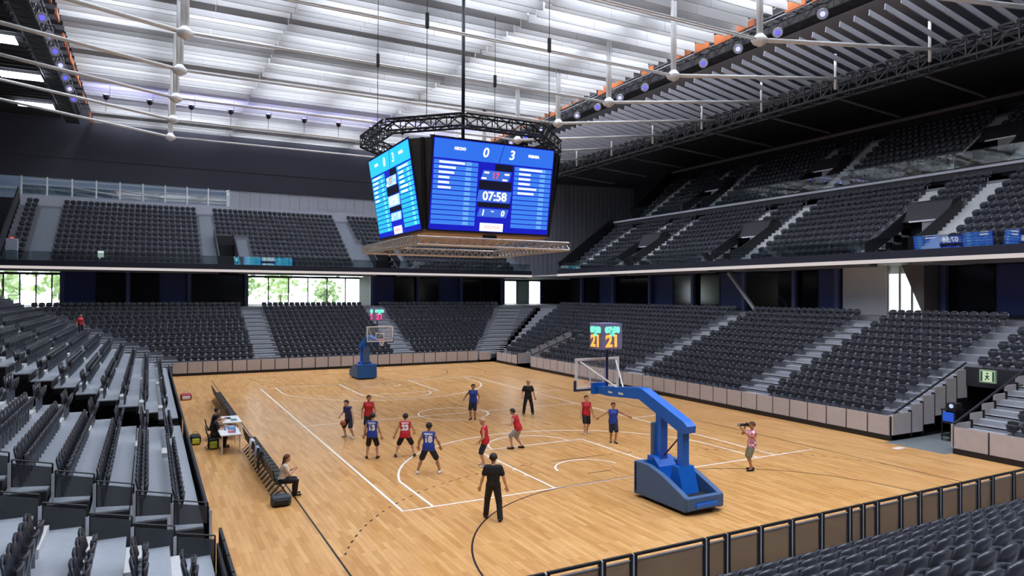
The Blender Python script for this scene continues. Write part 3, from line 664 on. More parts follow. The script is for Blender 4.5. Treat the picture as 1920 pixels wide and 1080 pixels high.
# ------------------------------------------------------------ hanging scoreboard
SBX, SBY = 8.05, 14.3
sb = tag(empty('scoreboard', (SBX, SBY, 9.17)), 'four-sided hanging video scoreboard with blue score screens', 'scoreboard')
HB, HT, HW, HH = 3.42, 4.08, 3.17, 4.12
EM = lambda n, c, s: mat(n, c, emit=s)
PAL = {'blue': dict(hd=EM('led_header', '2f73ee', 1.), bg=EM('led_deep_blue', '1018c8', .95), bar=EM('led_bar', '3f86f2', 1.), bar2=EM('led_bar_light', '6fb4fa', 1.), wh=EM('led_white', 'ffffff', 1.25), bk=EM('led_black', '0b0f2c', .8), rd=EM('led_red', 'ff5a6a', 1.), pk=EM('led_pink', 'f0a8a8', 1.), ct=EM('led_centre', '3c6fe0', 1.)),
       'cyan': dict(hd=EM('led_header_cyan', '2fd0f2', 1.1), bg=EM('led_deep_blue2', '1226d2', 1.), bar=EM('led_bar_cyan', '30c8ea', 1.1), bar2=EM('led_bar_cyan_light', '7cecf4', 1.1), wh=MATS['led_white'], bk=MATS['led_black'], rd=EM('led_red', 'ff5a6a', 1.), pk=MATS['led_pink'], ct=EM('led_centre_cyan', 'a4e4f6', 1.1))}  # cyan set: overexposed view-angle tint put into the screen colours
def screen(side, pal):
    th = -math.pi / 2 + side * math.pi / 2       # outward direction: 0 = towards the near baseline
    out = Vector((math.cos(th), math.sin(th), 0)); rt_ = Vector((-out.y, out.x, 0))
    bot = out * HB; top = out * HT + Vector((0, 0, HH)); up = (top - bot).normalized(); nrm = rt_.cross(up).normalized(); H = (top - bot).length
    mw = Matrix((rt_, up, nrm)).transposed().to_4x4(); mw.translation = bot
    p = PAL[pal]
    def q(name, u0, u1, v0, v1, m, lay, sk=0., par=None):      # u from left, v from top, in 0..1
        z = .012 * lay; x0, x1 = (u0 - .5) * 2 * HW, (u1 - .5) * 2 * HW; y0, y1 = (1 - v1) * H, (1 - v0) * H
        vs = [(x0, y0, z), (x1, y0, z), (x1 + sk, y1, z), (x0 + sk, y1, z)]; vs += [(a, b, z - .01) for a, b, _ in vs]
        return mesh_obj(name, [mw @ Vector(v) for v in vs], [(0, 1, 2, 3), (7, 6, 5, 4), (1, 0, 4, 5), (2, 1, 5, 6), (3, 2, 6, 7), (0, 3, 7, 4)], m, par)
    scr = q('screen', 0, 1, 0, 1, p['bg'], 1, 0, sb)
    fr_ = q('screen_frame', -.012, 1.012, -.018, 1.018, BLACK, 0, 0, scr)
    q('header_bar', .005, .995, .008, .215, p['hd'], 2, 0, scr); q('header_divider', .525, .53, .01, .21, p['bg'], 3, .22, scr)
    tm = lambda u, v, lay=4: mw @ Matrix.Translation(((u - .5) * 2 * HW, (1 - v) * H, .012 * lay))
    for tx, u, v, sz, sh in (('0', .41, .115, .62, .15), ('3', .63, .115, .62, .15), ('HICOO', .205, .1, .17, 0), ('PRENSA', .82, .1, .17, 0)): text('score_lettering', tx, sz, p['wh'], scr, tm(u, v), sh, .003, .012)
    ln = (.2, .13, .12, .085, .085, .1), (.2, .1, .1, .1, .16, .14)
    for c, (u0, u1) in enumerate(((.01, .36), (.665, .99))):
        for i in range(13):
            v = .235 + i * .055; q('player_bar', u0, u1, v, v + .044, p['bar'], 2, 0, scr); q('player_bar_end', u1 - .10, u1 - .055, v + .004, v + .04, p['bar2'], 3, 0, scr)
            if i < 6: q('player_name', u0 + .04, u0 + .04 + ln[c][i], v + .011, v + .034, p['wh'], 3, 0, scr)
    q('dark_band', .375, .65, .42, .52, p['bk'], 2, 0, scr); q('dark_band', .375, .65, .665, .72, p['bk'], 2, 0, scr); q('dark_wedge', .5, .65, .225, .3, p['bk'], 2, 0, scr)
    q('period_box', .385, .62, .305, .415, p['ct'], 3, .12, scr); q('clock_box', .365, .64, .53, .66, p['ct'], 3, .08, scr); q('foul_box', .375, .62, .735, .83, p['ct'], 3, .12, scr); q('sponsor_box', .405, .6, .9, .992, p['wh'], 3, 0, scr)
    text('clock_lettering', '07:58', .58, p['wh'], scr, tm(.51, .597, 5), 0, .003, .016); text('period_lettering', '17', .4, p['rd'], scr, tm(.505, .362, 5), 0, .003, .012)
    for tx, u in (('1', .42), ('0', .585)): text('foul_lettering', tx, .38, p['wh'], scr, tm(u, .785, 5), .15, .003, .012)
    text('foul_lettering', 'PER', .1, p['wh'], scr, tm(.5, .765, 5)); text('sponsor_lettering', 'ARENA', .26, p['pk'], scr, tm(.503, .947, 5))
    for u, v in ((.43, .33), (.41, .395), (.6, .335), (.585, .4)): q('small_label', u - .02, u + .02, v - .01, v + .01, p['wh'], 5, 0, scr)
for sd, pal in ((0, 'blue'), (1, 'blue'), (2, 'cyan'), (3, 'cyan')): screen(sd, pal)
body = MB(); kb, kt = HB - .06, HT - .06
oc = lambda h_, w_: [(-w_, -h_), (w_, -h_), (h_, -w_), (h_, w_), (w_, h_), (-w_, h_), (-h_, w_), (-h_, -w_)]
vs = [(x, y, .02) for x, y in oc(kb, HW)] + [(x, y, HH) for x, y in oc(kt, HW)]
body.add(vs, [tuple(range(7, -1, -1)), tuple(range(8, 16))] + [(i, (i + 1) % 8, 8 + (i + 1) % 8, 8 + i) for i in range(8)]).build('housing', mat('board_housing', '3c3734', .6), sb)
MB().prism(oc(kb - .02, HW + .04), -.16, .0).build('underside', mat('tan_underside', 'a58a70', .7), sb)
for s in (-1, 1):
    for t_ in (-1, 1): MB().tube((s * (HW + .12), t_ * (HB - .12), 0), (s * (HW + .42), t_ * (HT - .4), HH), .1, 8).build('speaker_column', BLACK, sb)
box('ball_camera', (-.35, .35, -kb - .05, -kb + .1, -.32, -.16), BLACK, sb)
ring = truss('lighting_ring', [(SBX + 5.0 * math.cos(math.radians(22.5 + 45 * i)), SBY + 5.0 * math.sin(math.radians(22.5 + 45 * i)), 14.05) for i in range(8)], .55, BLACK, 'black octagonal lattice truss above the scoreboard', 'truss', r=.05, closed=True, web=.75)
r2 = truss('rigging_square', [(3.95, 10.0, 8.55), (11.85, 10.0, 8.55), (11.85, 18.0, 8.55), (3.95, 18.0, 8.55)], .36, ALU, 'square aluminium lattice truss hanging below the scoreboard', 'truss', r=.035, closed=True, web=.42)
hp = tag(empty('hoist_pole', (SBX + .05, SBY, 13.3)), 'black hoist pole carrying the scoreboard from the roof', 'pole')
MB().tube((0, 0, 0), (0, 0, 9.6), .09, 10).build('pole', BLACK, hp, True)
MB().box(-.5, .5, -.4, .4, 9.3, 9.8).tube((-.7, 0, 9.5), (-.45, 0, 9.4), .25, 10).tube((.45, 0, 9.4), (.7, 0, 9.5), .25, 10).build('winch', BLACK, hp)
for i, (x, y) in enumerate(((SBX - 3.6, SBY + 3.2), (SBX - 3.2, SBY - 3.2), (SBX + 3.4, SBY - 3.2), (SBX + 3.6, SBY + 3.4))):
    k = tag(empty('suspension_cable', (x, y, 14.3)), 'thin dark cable over scoreboard, %s corner' % ('far left', 'near left', 'near right', 'far right')[i], 'cable', 'scoreboard suspension cables')
    MB().tube((0, 0, 0), (0, 0, 8.4), .018, 5).build('wire', CHAR, k); MB().box(-.07, .07, -.07, .07, 4.2, 4.9).build('chain_motor', BLACK, k)

# ------------------------------------------------------------ basketball stands
NET = mat('white_net_cord', 'f2f0ea', .8); RIM = mat('orange_rim', 'd8572a', .45); LEDG = EM('led_green', '7dffd2', 1.3); LEDO = EM('led_orange', 'ffb04a', 1.4); LEDR = EM('led_magenta', 'ff4f8a', 1.1)
def hoop(y0, sgn, label, far_):
    e = tag(empty('basketball_stand', (7.5, y0, 0), 0 if sgn > 0 else math.pi), label, 'basketball hoop', 'the two court hoops')
    # local: +y points to the court, baseline at y = 0
    prof = [(-4.1, .1), (-1.95, .1), (-1.85, .2), (-1.85, 1.02), (-1.95, 1.1), (-2.5, 1.08), (-3.1, .92), (-3.7, .68), (-4.1, .5)]
    for x in (-.62, .62):
        o = MB().extr([(p[0], p[1]) for p in prof], 'x', x - .09, x + .09).build('side_padding', PAD, e); fixn(o); bevel(o, .025, 2)
    o = box('front_padding', (-.71, .71, -1.96, -1.8, .08, 1.08), PAD if not far_ else PADB, e); bevel(o, .03)
    o = box('rear_bumper', (-.68, .68, -4.16, -3.98, .14, .5), PAD, e); bevel(o, .03); box('tow_bar', (-.4, .4, -4.24, -4.16, .22, .32), BLUE, e)
    box('chassis', (-.54, .54, -4.0, -1.96, .08, .3), BLUE, e); box('ballast_tray', (-.5, .5, -3.1, -2.3, .3, .62), mat('grey_ballast', '8fa3b8', .6), e); box('weight_tray', (-.5, .5, -3.95, -3.35, .3, .42), BLACK, e)
    for x in (-.5, .5):
        for y in (-3.8, -2.1): MB().tube((x - .04, y, .07), (x + .04, y, .07), .07, 12).build('castor', BLACK, e)
    o = MB().extr([(-2.0, .3), (-2.75, .3), (-2.55, 1.0), (-2.3, 1.25), (-2.0, 1.25)], 'x', -.34, .34).build('column_foot', BLUE, e); fixn(o)
    o = MB().extr([(-2.95, .3), (-3.6, .3), (-3.34, 1.15), (-3.08, 1.15)], 'x', -.3, .3).build('column_foot', BLUE, e); fixn(o)
    o = box('front_column', (-.13, .13, -2.38, -2.14, .9, 2.6), BLUE, e); p_ = box('column_padding', (-.22, .22, -2.14, -1.98, 1.1, 2.25), PAD, e); bevel(p_, .04)
    box('rear_column', (-.12, .12, -3.34, -3.1, .9, 2.2), BLUE, e)
    MB().tube((0, -2.35, 1.25), (0, -3.2, 2.1), .025, 8).build('gas_strut', mat('maroon_strut', '5a2a44', .4), e)
    arm = [(1.05, 2.98), (1.05, 2.76), (.3, 2.74), (-1.35, 2.86), (-3.3, 2.12), (-3.55, 2.16), (-3.58, 2.36), (-3.42, 2.48), (-1.52, 3.2), (-1.3, 3.22), (.2, 3.06)]
    o = MB().extr(arm, 'x', -.17, .17).build('arm', BLUE, e); fixn(o)
    for x in (-.176, .176): box('maker_plate', (x - .004, x + .004, .05, .28, 2.86, 2.92), WHITE, e); box('maker_plate', (x - .004, x + .004, -.55, -.3, 2.88, 2.95), WHITE, e)
    box('arm_head', (-.3, .3, 1.0, 1.12, 2.72, 3.1), BLUE, e)
    bb = box('backboard', (-.9, .9, 1.15, 1.19, 2.9, 3.95), CLEAR, e)
    f = MB(); f.box(-.92, .92, 1.13, 1.21, 3.88, 3.96).box(-.92, .92, 1.13, 1.21, 2.89, 2.97).box(-.92, -.85, 1.13, 1.21, 2.97, 3.88).box(.85, .92, 1.13, 1.21, 2.97, 3.88); f.build('board_frame', WHITE, bb)
    f = MB(); f.box(-.3, .3, 1.19, 1.2, 3.45, 3.5).box(-.3, .3, 1.19, 1.2, 3.05, 3.1).box(-.3, -.25, 1.19, 1.2, 3.1, 3.45).box(.25, .3, 1.19, 1.2, 3.1, 3.45); f.build('target_square', WHITE, bb)
    f = MB(); f.box(-.94, .94, 1.12, 1.22, 2.83, 2.9).box(-.95, -.91, 1.11, 1.23, 2.83, 3.2).box(.91, .95, 1.11, 1.23, 2.83, 3.2); f.build('board_padding', mat('navy_padding', '232a4c', .6), bb)
    for x in (-.75, .75): MB().tube((x, 1.1, 3.85), (0.1 * (1 if x > 0 else -1), -.2, 3.05), .025, 8).build('stay_bar', WHITE, e)
    rm = MB(); n = 24
    for i in range(n):
        a, b = 2 * math.pi * i / n, 2 * math.pi * (i + 1) / n; rm.tube((.23 * math.cos(a), 1.58 + .23 * math.sin(a), 3.05), (.23 * math.cos(b), 1.58 + .23 * math.sin(b), 3.05), .012, 6)
    rm.box(-.06, .06, 1.19, 1.36, 3.02, 3.06).build('rim', RIM, e)
    nt_ = MB()
    for i in range(12):
        for s in (-1, 1):
            for l in range(4):
                r0, r1 = .225 - .035 * l, .225 - .035 * (l + 1); a0 = 2 * math.pi * (i + s * l * .5) / 12; a1 = 2 * math.pi * (i + s * (l + 1) * .5) / 12
                nt_.tube((r0 * math.cos(a0), 1.58 + r0 * math.sin(a0), 3.04 - .1 * l), (r1 * math.cos(a1), 1.58 + r1 * math.sin(a1), 3.04 - .1 * (l + 1)), .006, 4)
    nt_.build('net', NET, e)
    MB().tube((0.02, .62, 3.0), (.02, .62, 4.4), .045, 8).build('clock_pole', mat('navy_pole', '1c2a5c', .4), e)
    sc_ = MB().prism([(-.42, .3), (.42, .3), (.42, 1.02), (-.42, 1.02)], 4.32, 5.2).build('shot_clock', mat('clock_housing', '857fa8', .4), e)
    rz = lambda th, x, y: Matrix.Translation((0, .66, 0)) @ Matrix.Rotation(th, 4, 'Z')
    for th, hw, dd in ((0, .42, .37), (math.pi / 2, .36, .43), (math.pi, .42, .37), (-math.pi / 2, .36, .43)):
        base = Matrix.Translation((0, .66, 0)) @ Matrix.Rotation(th, 4, 'Z') @ Matrix.Translation((0, -dd, 0)) @ Matrix.Rotation(math.pi / 2, 4, 'X')
        text('clock_digits', '21', .56 if not far_ else .5, LEDO if not far_ else LEDR, sc_, base @ Matrix.Translation((0, 4.58, .008)), 0, .004, .022)
        text('time_digits', '07:58', .27, LEDG, sc_, base @ Matrix.Translation((0, 4.97, .008)), 0, .004, .02)
        text('time_digits', '0 0', .13, LEDG, sc_, base @ Matrix.Translation((0, 4.8, .008)), 0, .004, .012)
    return e
hoop(0, 1, 'blue portable basketball hoop standing in the right foreground', False)
hoop(28, -1, 'blue portable basketball hoop at the far baseline', True)

# ------------------------------------------------------------ near barrier: framed mesh panels along the end of the floor
xs = [-1.2, .0, 1.25, 2.0, 3.9, 4.5, 5.5, 6.5, 7.5, 8.5, 9.0, 9.55, 10.5, 11.3, 12.2, 13.1, 14.0, 14.7, 15.8, 16.9, 18.0, 19.2, 20.4]
for i in range(len(xs) - 1):
    a, b = xs[i] + .03, xs[i + 1] - .03
    e = tag(empty('barrier_panel', (a, -7.92, 0)), 'black-framed mesh barrier panel at the near floor edge, %s from left' % ORD(i + 1), 'barrier', 'mesh barrier along the near floor edge'); L = b - a
    f = MB(); f.box(0, .05, -.03, .03, .0, 1.1).box(L - .05, L, -.03, .03, .0, 1.1).box(.05, L - .05, -.03, .03, 1.05, 1.1).box(.05, L - .05, -.03, .03, .06, .11); f.build('frame', BLACK, e)
    box('mesh_infill', (.05, L - .05, -.008, .008, .11, .97), MESH, e); box('top_rail', (.05, L - .05, -.014, .014, .965, .985), LGREY, e); box('post', (L + .01, L + .05, -.02, .02, 0, 1.08), LGREY, e)
# balustrades either side of the tunnel through the left stand
for ya, nm, zlo, zhi, rows_ in ((-1.0, 'far', .12, .62, 13), (-3.0, 'near', -.33, .47, 13)):
    for k in range(rows_):
        x1 = -5.2 - .77 * k; x0 = x1 - .7; z = left.z(k)
        e = tag(empty('balustrade_panel', (x0, ya, z)), 'smoked balustrade panel, %s side of left tunnel, %s from the court' % (nm, ORD(k + 1)), 'balustrade', 'smoked balustrades of the left tunnel')
        mesh_obj('infill', [(0, -.01, zlo), (.72, -.01, zlo - .06), (.72, -.01, zhi - .16), (0, -.01, zhi), (0, .01, zlo), (.72, .01, zlo - .06), (.72, .01, zhi - .16), (0, .01, zhi)], [(0, 1, 2, 3), (7, 6, 5, 4), (0, 4, 5, 1), (1, 5, 6, 2), (2, 6, 7, 3), (3, 7, 4, 0)], SMOKE, e)
        f = MB(); f.tube((0, 0, zhi + .08), (.72, 0, zhi - .08), .018, 6).tube((0, 0, zlo), (0, 0, zhi + .08), .018, 6).tube((.72, 0, zlo - .06), (.72, 0, zhi - .08), .018, 6); f.build('frame', BLACK, e)
        MB().box(-.07, -.01, -.03, .03, zlo - .25, zhi + .02).build('post', LGREY, e)
for k in range(13): left.bx('tunnel_wall', -1.12, -1.02, left.d(k), left.d(k) + .77, 0, left.z(k) - .02, CHAR); left.bx('tunnel_wall', -2.98, -2.88, left.d(k), left.d(k) + .77, 0, left.z(k) - .02, CHAR)
g = tag(empty('court_gate', (-5.02, -7.8, 0)), 'black slatted gate rail along the floor edge, bottom left', 'rail')
for i in range(6): box('gate_panel', (-.03, .03, .05 + i * .92, .9 + i * .92, .05, 1.0), CHAR, g)

# ------------------------------------------------------------ things at the court side
def chair(x, y, rz, label, group):
    e = tag(empty('folding_chair', (x, y, 0), rz), label, 'chair', group)        # faces local -y
    o = box('seat', (-.21, .21, -.2, .2, .43, .47), BLACK, e); o = mesh_obj('backrest', [(-.21, .2, .55), (.21, .2, .55), (.21, .27, .88), (-.21, .27, .88), (-.21, .23, .55), (.21, .23, .55), (.21, .3, .88), (-.21, .3, .88)], [(0, 1, 2, 3), (7, 6, 5, 4), (0, 4, 5, 1), (1, 5, 6, 2), (2, 6, 7, 3), (3, 7, 4, 0)], BLACK, e)
    for sx in (-.2, .2):
        MB().tube((sx, -.22, 0), (sx, .18, .56), .013, 6).build('leg', BLACK, e); MB().tube((sx, .28, 0), (sx, -.15, .45), .013, 6).build('leg', BLACK, e); MB().tube((sx, .18, .46), (sx, .28, .88), .013, 6).build('back_post', BLACK, e)
    return e
CH = [3.0 + i * .5 for i in range(15)]
for i, y in enumerate(CH): chair(-2.85, y, math.pi / 2, 'black folding chair in the courtside row, %s from the seated woman end' % ORD(i + 1), 'courtside row of black chairs')
for i in range(18): chair(-2.95, 15.4 + i * .5, math.pi / 2, 'black chair in the row beyond the white tables, %s from tables' % ORD(i + 1), 'far courtside row of black chairs')
def table(x, y, lx, ly, label):
    e = tag(empty('folding_table', (x, y, 0)), label, 'table'); o = box('table_top', (-lx / 2, lx / 2, -ly / 2, ly / 2, .71, .75), WHITE, e); bevel(o, .008, 1)
    for sx in (-1, 1):
        for sy in (-1, 1): MB().tube((sx * (lx / 2 - .06), sy * (ly / 2 - .08), 0), (sx * (lx / 2 - .06), sy * (ly / 2 - .08), .71), .025, 8).build('leg', WHITE, e)
table(-3.62, 10.35, .75, 1.6, 'white folding table nearest the camera at court side'); table(-3.3, 13.1, .75, 1.7, 'white folding table farther along the court side')
def bag(name, x, y, z, lx, ly, lz, m, label, m2=None):
    e = tag(empty(name, (x, y, z)), label, 'bag'); o = box('body', (-lx / 2, lx / 2, -ly / 2, ly / 2, 0, lz), m, e); bevel(o, min(lx, ly, lz) * .28, 3)
    n = 10; st = MB()
    for i in range(n):
        a, b = math.pi * i / n, math.pi * (i + 1) / n; st.tube((-lx * .3 * math.cos(a), 0, lz * .9 + lz * .45 * math.sin(a)), (-lx * .3 * math.cos(b), 0, lz * .9 + lz * .45 * math.sin(b)), .015, 5)
    st.build('strap', m2 or m, e)
    if m2: o = box('pocket', (-lx * .35, lx * .35, -ly / 2 - .05, -ly / 2 + .04, .05, lz * .7), m2, e); bevel(o, .03)
DKF = mat('black_nylon', '17181c', .7)
bag('holdall', -3.0, 2.15, 0, .55, .42, .3, mat('dark_grey_nylon', '3c434c', .7), 'dark grey holdall on floor beside the seated woman', BLACK)
bag('sports_bag', -4.72, 12.2, 0, .4, .6, .38, DKF, 'black and yellow sports bag against the left stand', mat('yellow_nylon', 'c8cc3a', .7))
bag('duffel_bag', -4.5, 25.3, 0, .6, .7, .34, mat('red_nylon', 'a83a44', .7), 'red and white bag alone on the far left floor', WHITE)
bag('backpack', -4.15, 10.9, 0, .4, .35, .45, DKF, 'black and lime backpack behind the scorers table', mat('lime_nylon', '9fb43a', .7))
for i, (x, y, c, lb) in enumerate(((-3.5, 10.7, '8fb0dc', 'pale blue paper pile on the nearer white table'), (-3.55, 10.1, 'c8505a', 'red folder on the nearer white table'), (-3.2, 12.8, '4a8f8a', 'teal folder on the farther white table'), (-3.4, 13.3, '2c3038', 'dark laptop lying shut on the farther white table'))):
    o = box('folder' if i else 'paper_pile', (x - .12, x + .12, y - .17, y + .17, .752, .752 + (.12 if i == 0 else .03)), mat('item_%d' % i, c, .6)); bevel(o, .01, 1); tag(o, lb, 'stationery')
for i, (x, y) in enumerate(((-3.75, 10.55), (-3.45, 9.9))):
    e = tag(empty('water_bottle', (x, y, .752)), 'clear blue water bottle on the nearer table, %s one' % ('farther', 'nearer')[i], 'bottle', 'bottles on the nearer table')
    MB().lathe([(.035, 0), (.038, .03), (.038, .16), (.014, .21)], n=10).build('bottle_body', mat('bottle_blue', '8fb8e0', .15), e, True); MB().lathe([(.016, .21), (.016, .235)], n=8).build('cap', WHITE, e)
# things on the chairs
for i, (y, c, lb) in enumerate(((7.4, 'e6e6ea', 'white towel hanging over a courtside chair back'), (5.3, '1a1b20', 'black jacket draped on courtside chairs near the woman'), (6.1, '9aa0ae', 'grey tracksuit top over a courtside chair'))):
    me_v = []; nn = 7
    prof = [(-.2 + .05, .5), (-.2, .7), (-.24, .89), (-.3, .9), (-.33, .7), (-.34, .35)]
    mb = MB(); vs = [(p[0] + random.uniform(-.012, .012), (j / (nn - 1) - .5) * .46, p[1] + random.uniform(-.02, .02)) for j in range(nn) for p in prof]
    mb.add(vs, [(j * 6 + k, j * 6 + k + 1, (j + 1) * 6 + k + 1, (j + 1) * 6 + k) for j in range(nn - 1) for k in range(5)])
    o = mb.build('towel' if i == 0 else 'jacket', mat('cloth_%d' % i, c, .9), None, True, (-2.86, y, .02)); md = o.modifiers.new('s', 'SOLIDIFY'); md.thickness = .025; tag(o, lb, 'clothing')
# exit sign over the right tunnel
ex = tag(empty('exit_sign', (26.45, -1.75, 2.62)), 'green running-man exit sign above the player tunnel', 'sign')
box('sign_box', (-.05, .05, -.34, .34, -.29, .29), mat('sign_frame', '8fa88a', .5), ex); box('sign_face', (-.06, -.05, -.29, .29, -.24, .24), EM('exit_face', 'd8f0c8', .75), ex)
GRN = mat('exit_green', '1f5a34', .6)
for a, b in ((-.28, -.2), (.2, .28)): box('sign_bar', (-.065, -.06, a, b, -.22, .22), GRN, ex)
mn = MB(); X_ = -.066
mn.bar((X_, 0, .02), (X_, .02, -.06), .006, .09, (0, 1, 0)).bar((X_, .02, -.06), (X_, .09, -.17), .006, .04, (0, 1, 0)).bar((X_, 0, -.06), (X_, -.08, -.14), .006, .04, (0, 1, 0)).bar((X_, 0, .04), (X_, .1, 0), .006, .03, (0, 1, 0)).bar((X_, 0, .04), (X_, -.09, .0), .006, .03, (0, 1, 0)).tube((X_ - .003, .0, .13), (X_ + .003, .0, .13), .04, 10).build('running_figure', GRN, ex)
# lit equipment on a trolley in the tunnel
tr = tag(empty('equipment_trolley', (23.9, -1.65, .01)), 'dark equipment trolley with blue screen in the player tunnel', 'trolley')
for sx in (-.3, .3):
    for sy in (-.25, .25): MB().tube((sx, sy, 0), (sx, sy, 1.3), .025, 6).build('post', BLACK, tr)
for z in (.2, .75, 1.3): box('shelf', (-.34, .34, -.3, .3, z, z + .04), BLACK, tr)
o = box('monitor', (-.3, -.22, -.24, .24, .84, 1.22), EM('blue_monitor', '2a5fd8', .8), tr); o = box('lamp_case', (-.25, .2, -.3, .1, 1.34, 1.62), DKF, tr); bevel(o, .03); MB().tube((-.26, -.1, 1.5), (-.25, -.1, 1.5), .09, 12).build('lamp_lens', EM('pale_lens', 'c8dcff', .9), tr)
# small notices in the far upper tier
o = box('notice_board', (-10.35, -9.9, 49.9, 49.95, 9.1, 9.75), EM('notice_face', 'e8fff4', .8)); tag(o, 'small white lit notice among the far upper seats', 'sign')
cb = tag(empty('control_cabinet', (-16.3, 49.4, 8.8)), 'pale control cabinet with red lamp at far upper left', 'cabinet'); o = box('cabinet_body', (-.4, .4, -.15, .2, 0, 1.75), mat('pale_blue_grey', 'aab6c4', .5), cb); bevel(o, .03); box('red_lamp', (-.12, .12, -.1, .1, 1.76, 1.86), EM('red_lamp', 'ff5040', .9), cb)
for z in (.5, .75): box('vent_slot', (-.2, .2, -.16, -.15, z, z + .04), BLACK, cb)
# ------------------------------------------------------------ people: one continuous body surface each, clothes as children
from mathutils.bvhtree import BVHTree
VX = .0135
def smin(a, b, k):
    h_ = np.clip(.5 + .5 * (b - a) / k, 0, 1); return b + (a - b) * h_ - k * h_ * (1 - h_)
class Field:
    def __init__(s, prims, vx=VX, grow=0.):
        P = np.array([list(p[0]) + list(p[1]) for p in prims]); R = np.array([max(p[2], p[3]) for p in prims]) + grow
        lo = np.minimum(P[:, :3], P[:, 3:]) - R[:, None]; hi = np.maximum(P[:, :3], P[:, 3:]) + R[:, None]
        s.lo = lo.min(0) - 3 * vx; s.vx = vx; s.n = np.ceil((hi.max(0) + 3 * vx - s.lo) / vx).astype(int) + 1
        s.F = np.full(s.n, .2, 'f'); s.ax = [s.lo[i] + vx * np.arange(s.n[i]) for i in range(3)]
        for a, b, ra, rb, k in prims:
            a = np.array(a, float); b = np.array(b, float); ra += grow; rb += grow; pad = max(ra, rb) + .08
            i0 = np.maximum(0, np.floor((np.minimum(a, b) - pad - s.lo) / vx).astype(int)); i1 = np.minimum(s.n, np.ceil((np.maximum(a, b) + pad - s.lo) / vx).astype(int) + 1)
            X, Y, Z = np.meshgrid(s.ax[0][i0[0]:i1[0]], s.ax[1][i0[1]:i1[1]], s.ax[2][i0[2]:i1[2]], indexing='ij')
            ab = b - a; L2 = max(1e-9, ab @ ab); t = np.clip(((X - a[0]) * ab[0] + (Y - a[1]) * ab[1] + (Z - a[2]) * ab[2]) / L2, 0, 1)
            d = np.sqrt((X - a[0] - t * ab[0]) ** 2 + (Y - a[1] - t * ab[1]) ** 2 + (Z - a[2] - t * ab[2]) ** 2) - (ra + (rb - ra) * t)
            sl = tuple(slice(i0[i], i1[i]) for i in range(3)); s.F[sl] = smin(s.F[sl], d.astype('f'), k)
    def clip(s, pt, nrm):           # keep the side that nrm points away from
        X, Y, Z = np.meshgrid(*s.ax, indexing='ij'); n = np.array(nrm, float); n /= np.linalg.norm(n)
        s.F = np.maximum(s.F, (X - pt[0]) * n[0] + (Y - pt[1]) * n[1] + (Z - pt[2]) * n[2]); return s
    def mesh(s):
        F = s.F; inn = F < 0; nx, ny, nz = F.shape
        c = np.zeros((nx - 1, ny - 1, nz - 1), int)
        for i in (0, 1):
            for j in (0, 1):
                for k in (0, 1): c += inn[i:nx - 1 + i, j:ny - 1 + j, k:nz - 1 + k]
        act = np.argwhere((c > 0) & (c < 8)); idm = -np.ones(c.shape, int); idm[tuple(act.T)] = np.arange(len(act))
        acc = np.zeros((len(act), 3)); cn = np.zeros(len(act)); co_ = [(i, j, k) for i in (0, 1) for j in (0, 1) for k in (0, 1)]
        for p in co_:
            for ax in range(3):
                if p[ax]: continue
                q = list(p); q[ax] = 1; f0 = F[tuple((act + p).T)]; f1 = F[tuple((act + q).T)]; m = (f0 < 0) != (f1 < 0)
                t = np.where(m, f0 / np.where(m, f0 - f1, 1), 0); pt = np.tile(np.array(p, float), (len(act), 1)); pt[:, ax] += t; acc += pt * m[:, None]; cn += m
        V = s.lo + s.vx * (act + acc / cn[:, None]); faces = []
        for ax in range(3):
            u, v = (ax + 1) % 3, (ax + 2) % 3; sl0 = [slice(None)] * 3; sl1 = [slice(None)] * 3; sl0[ax] = slice(0, F.shape[ax] - 1); sl1[ax] = slice(1, None)
            a0, a1 = inn[tuple(sl0)], inn[tuple(sl1)]
            for flip, mm in ((False, a0 & ~a1), (True, ~a0 & a1)):
                e = np.argwhere(mm); e = e[(e[:, u] > 0) & (e[:, v] > 0)]
                if not len(e): continue
                def cid(du, dv): q = e.copy(); q[:, u] += du; q[:, v] += dv; return idm[tuple(q.T)]
                Q = np.stack([cid(-1, -1), cid(0, -1), cid(0, 0), cid(-1, 0)], 1); faces.append(Q[:, ::-1] if flip else Q)
        return V, np.concatenate(faces)
def np_obj(name, V, Fc, m, parent):
    me = bpy.data.meshes.new(name); me.vertices.add(len(V)); me.vertices.foreach_set('co', np.asarray(V, 'f').ravel()); me.loops.add(Fc.size); me.loops.foreach_set('vertex_index', Fc.ravel().astype('i'))
    me.polygons.add(len(Fc)); me.polygons.foreach_set('loop_start', np.arange(0, Fc.size, 4, dtype='i')); me.materials.append(m); me.polygons.foreach_set('use_smooth', np.ones(len(Fc), bool)); me.update(calc_edges=True); return link(name, me, parent)
def ik(a, b, l1, l2, bend):
    a, b = Vector(a), Vector(b); d = b - a; L = d.length
    if L > (l1 + l2) * .995: b = a + d.normalized() * (l1 + l2) * .995; d = b - a; L = d.length
    x = (l1 * l1 - l2 * l2 + L * L) / (2 * L); h_ = math.sqrt(max(0, l1 * l1 - x * x)); u = d.normalized(); bd = Vector(bend); bd = (bd - u * bd.dot(u)).normalized(); return a + u * x + bd * h_, b
SKIN = mat('skin', 'c99a7c', .55, var=.06); SKIN2 = mat('skin_tan', 'b07e5e', .55, var=.06); HAIRD = mat('dark_hair', '2a2019', .7); HAIRB = mat('brown_hair', '5a3d28', .7); HAIRG = mat('grey_hair', 'a8a098', .7)
EYE = mat('eye_dark', '1a1412', .3); LIP = mat('lip', '9a5a50', .5)
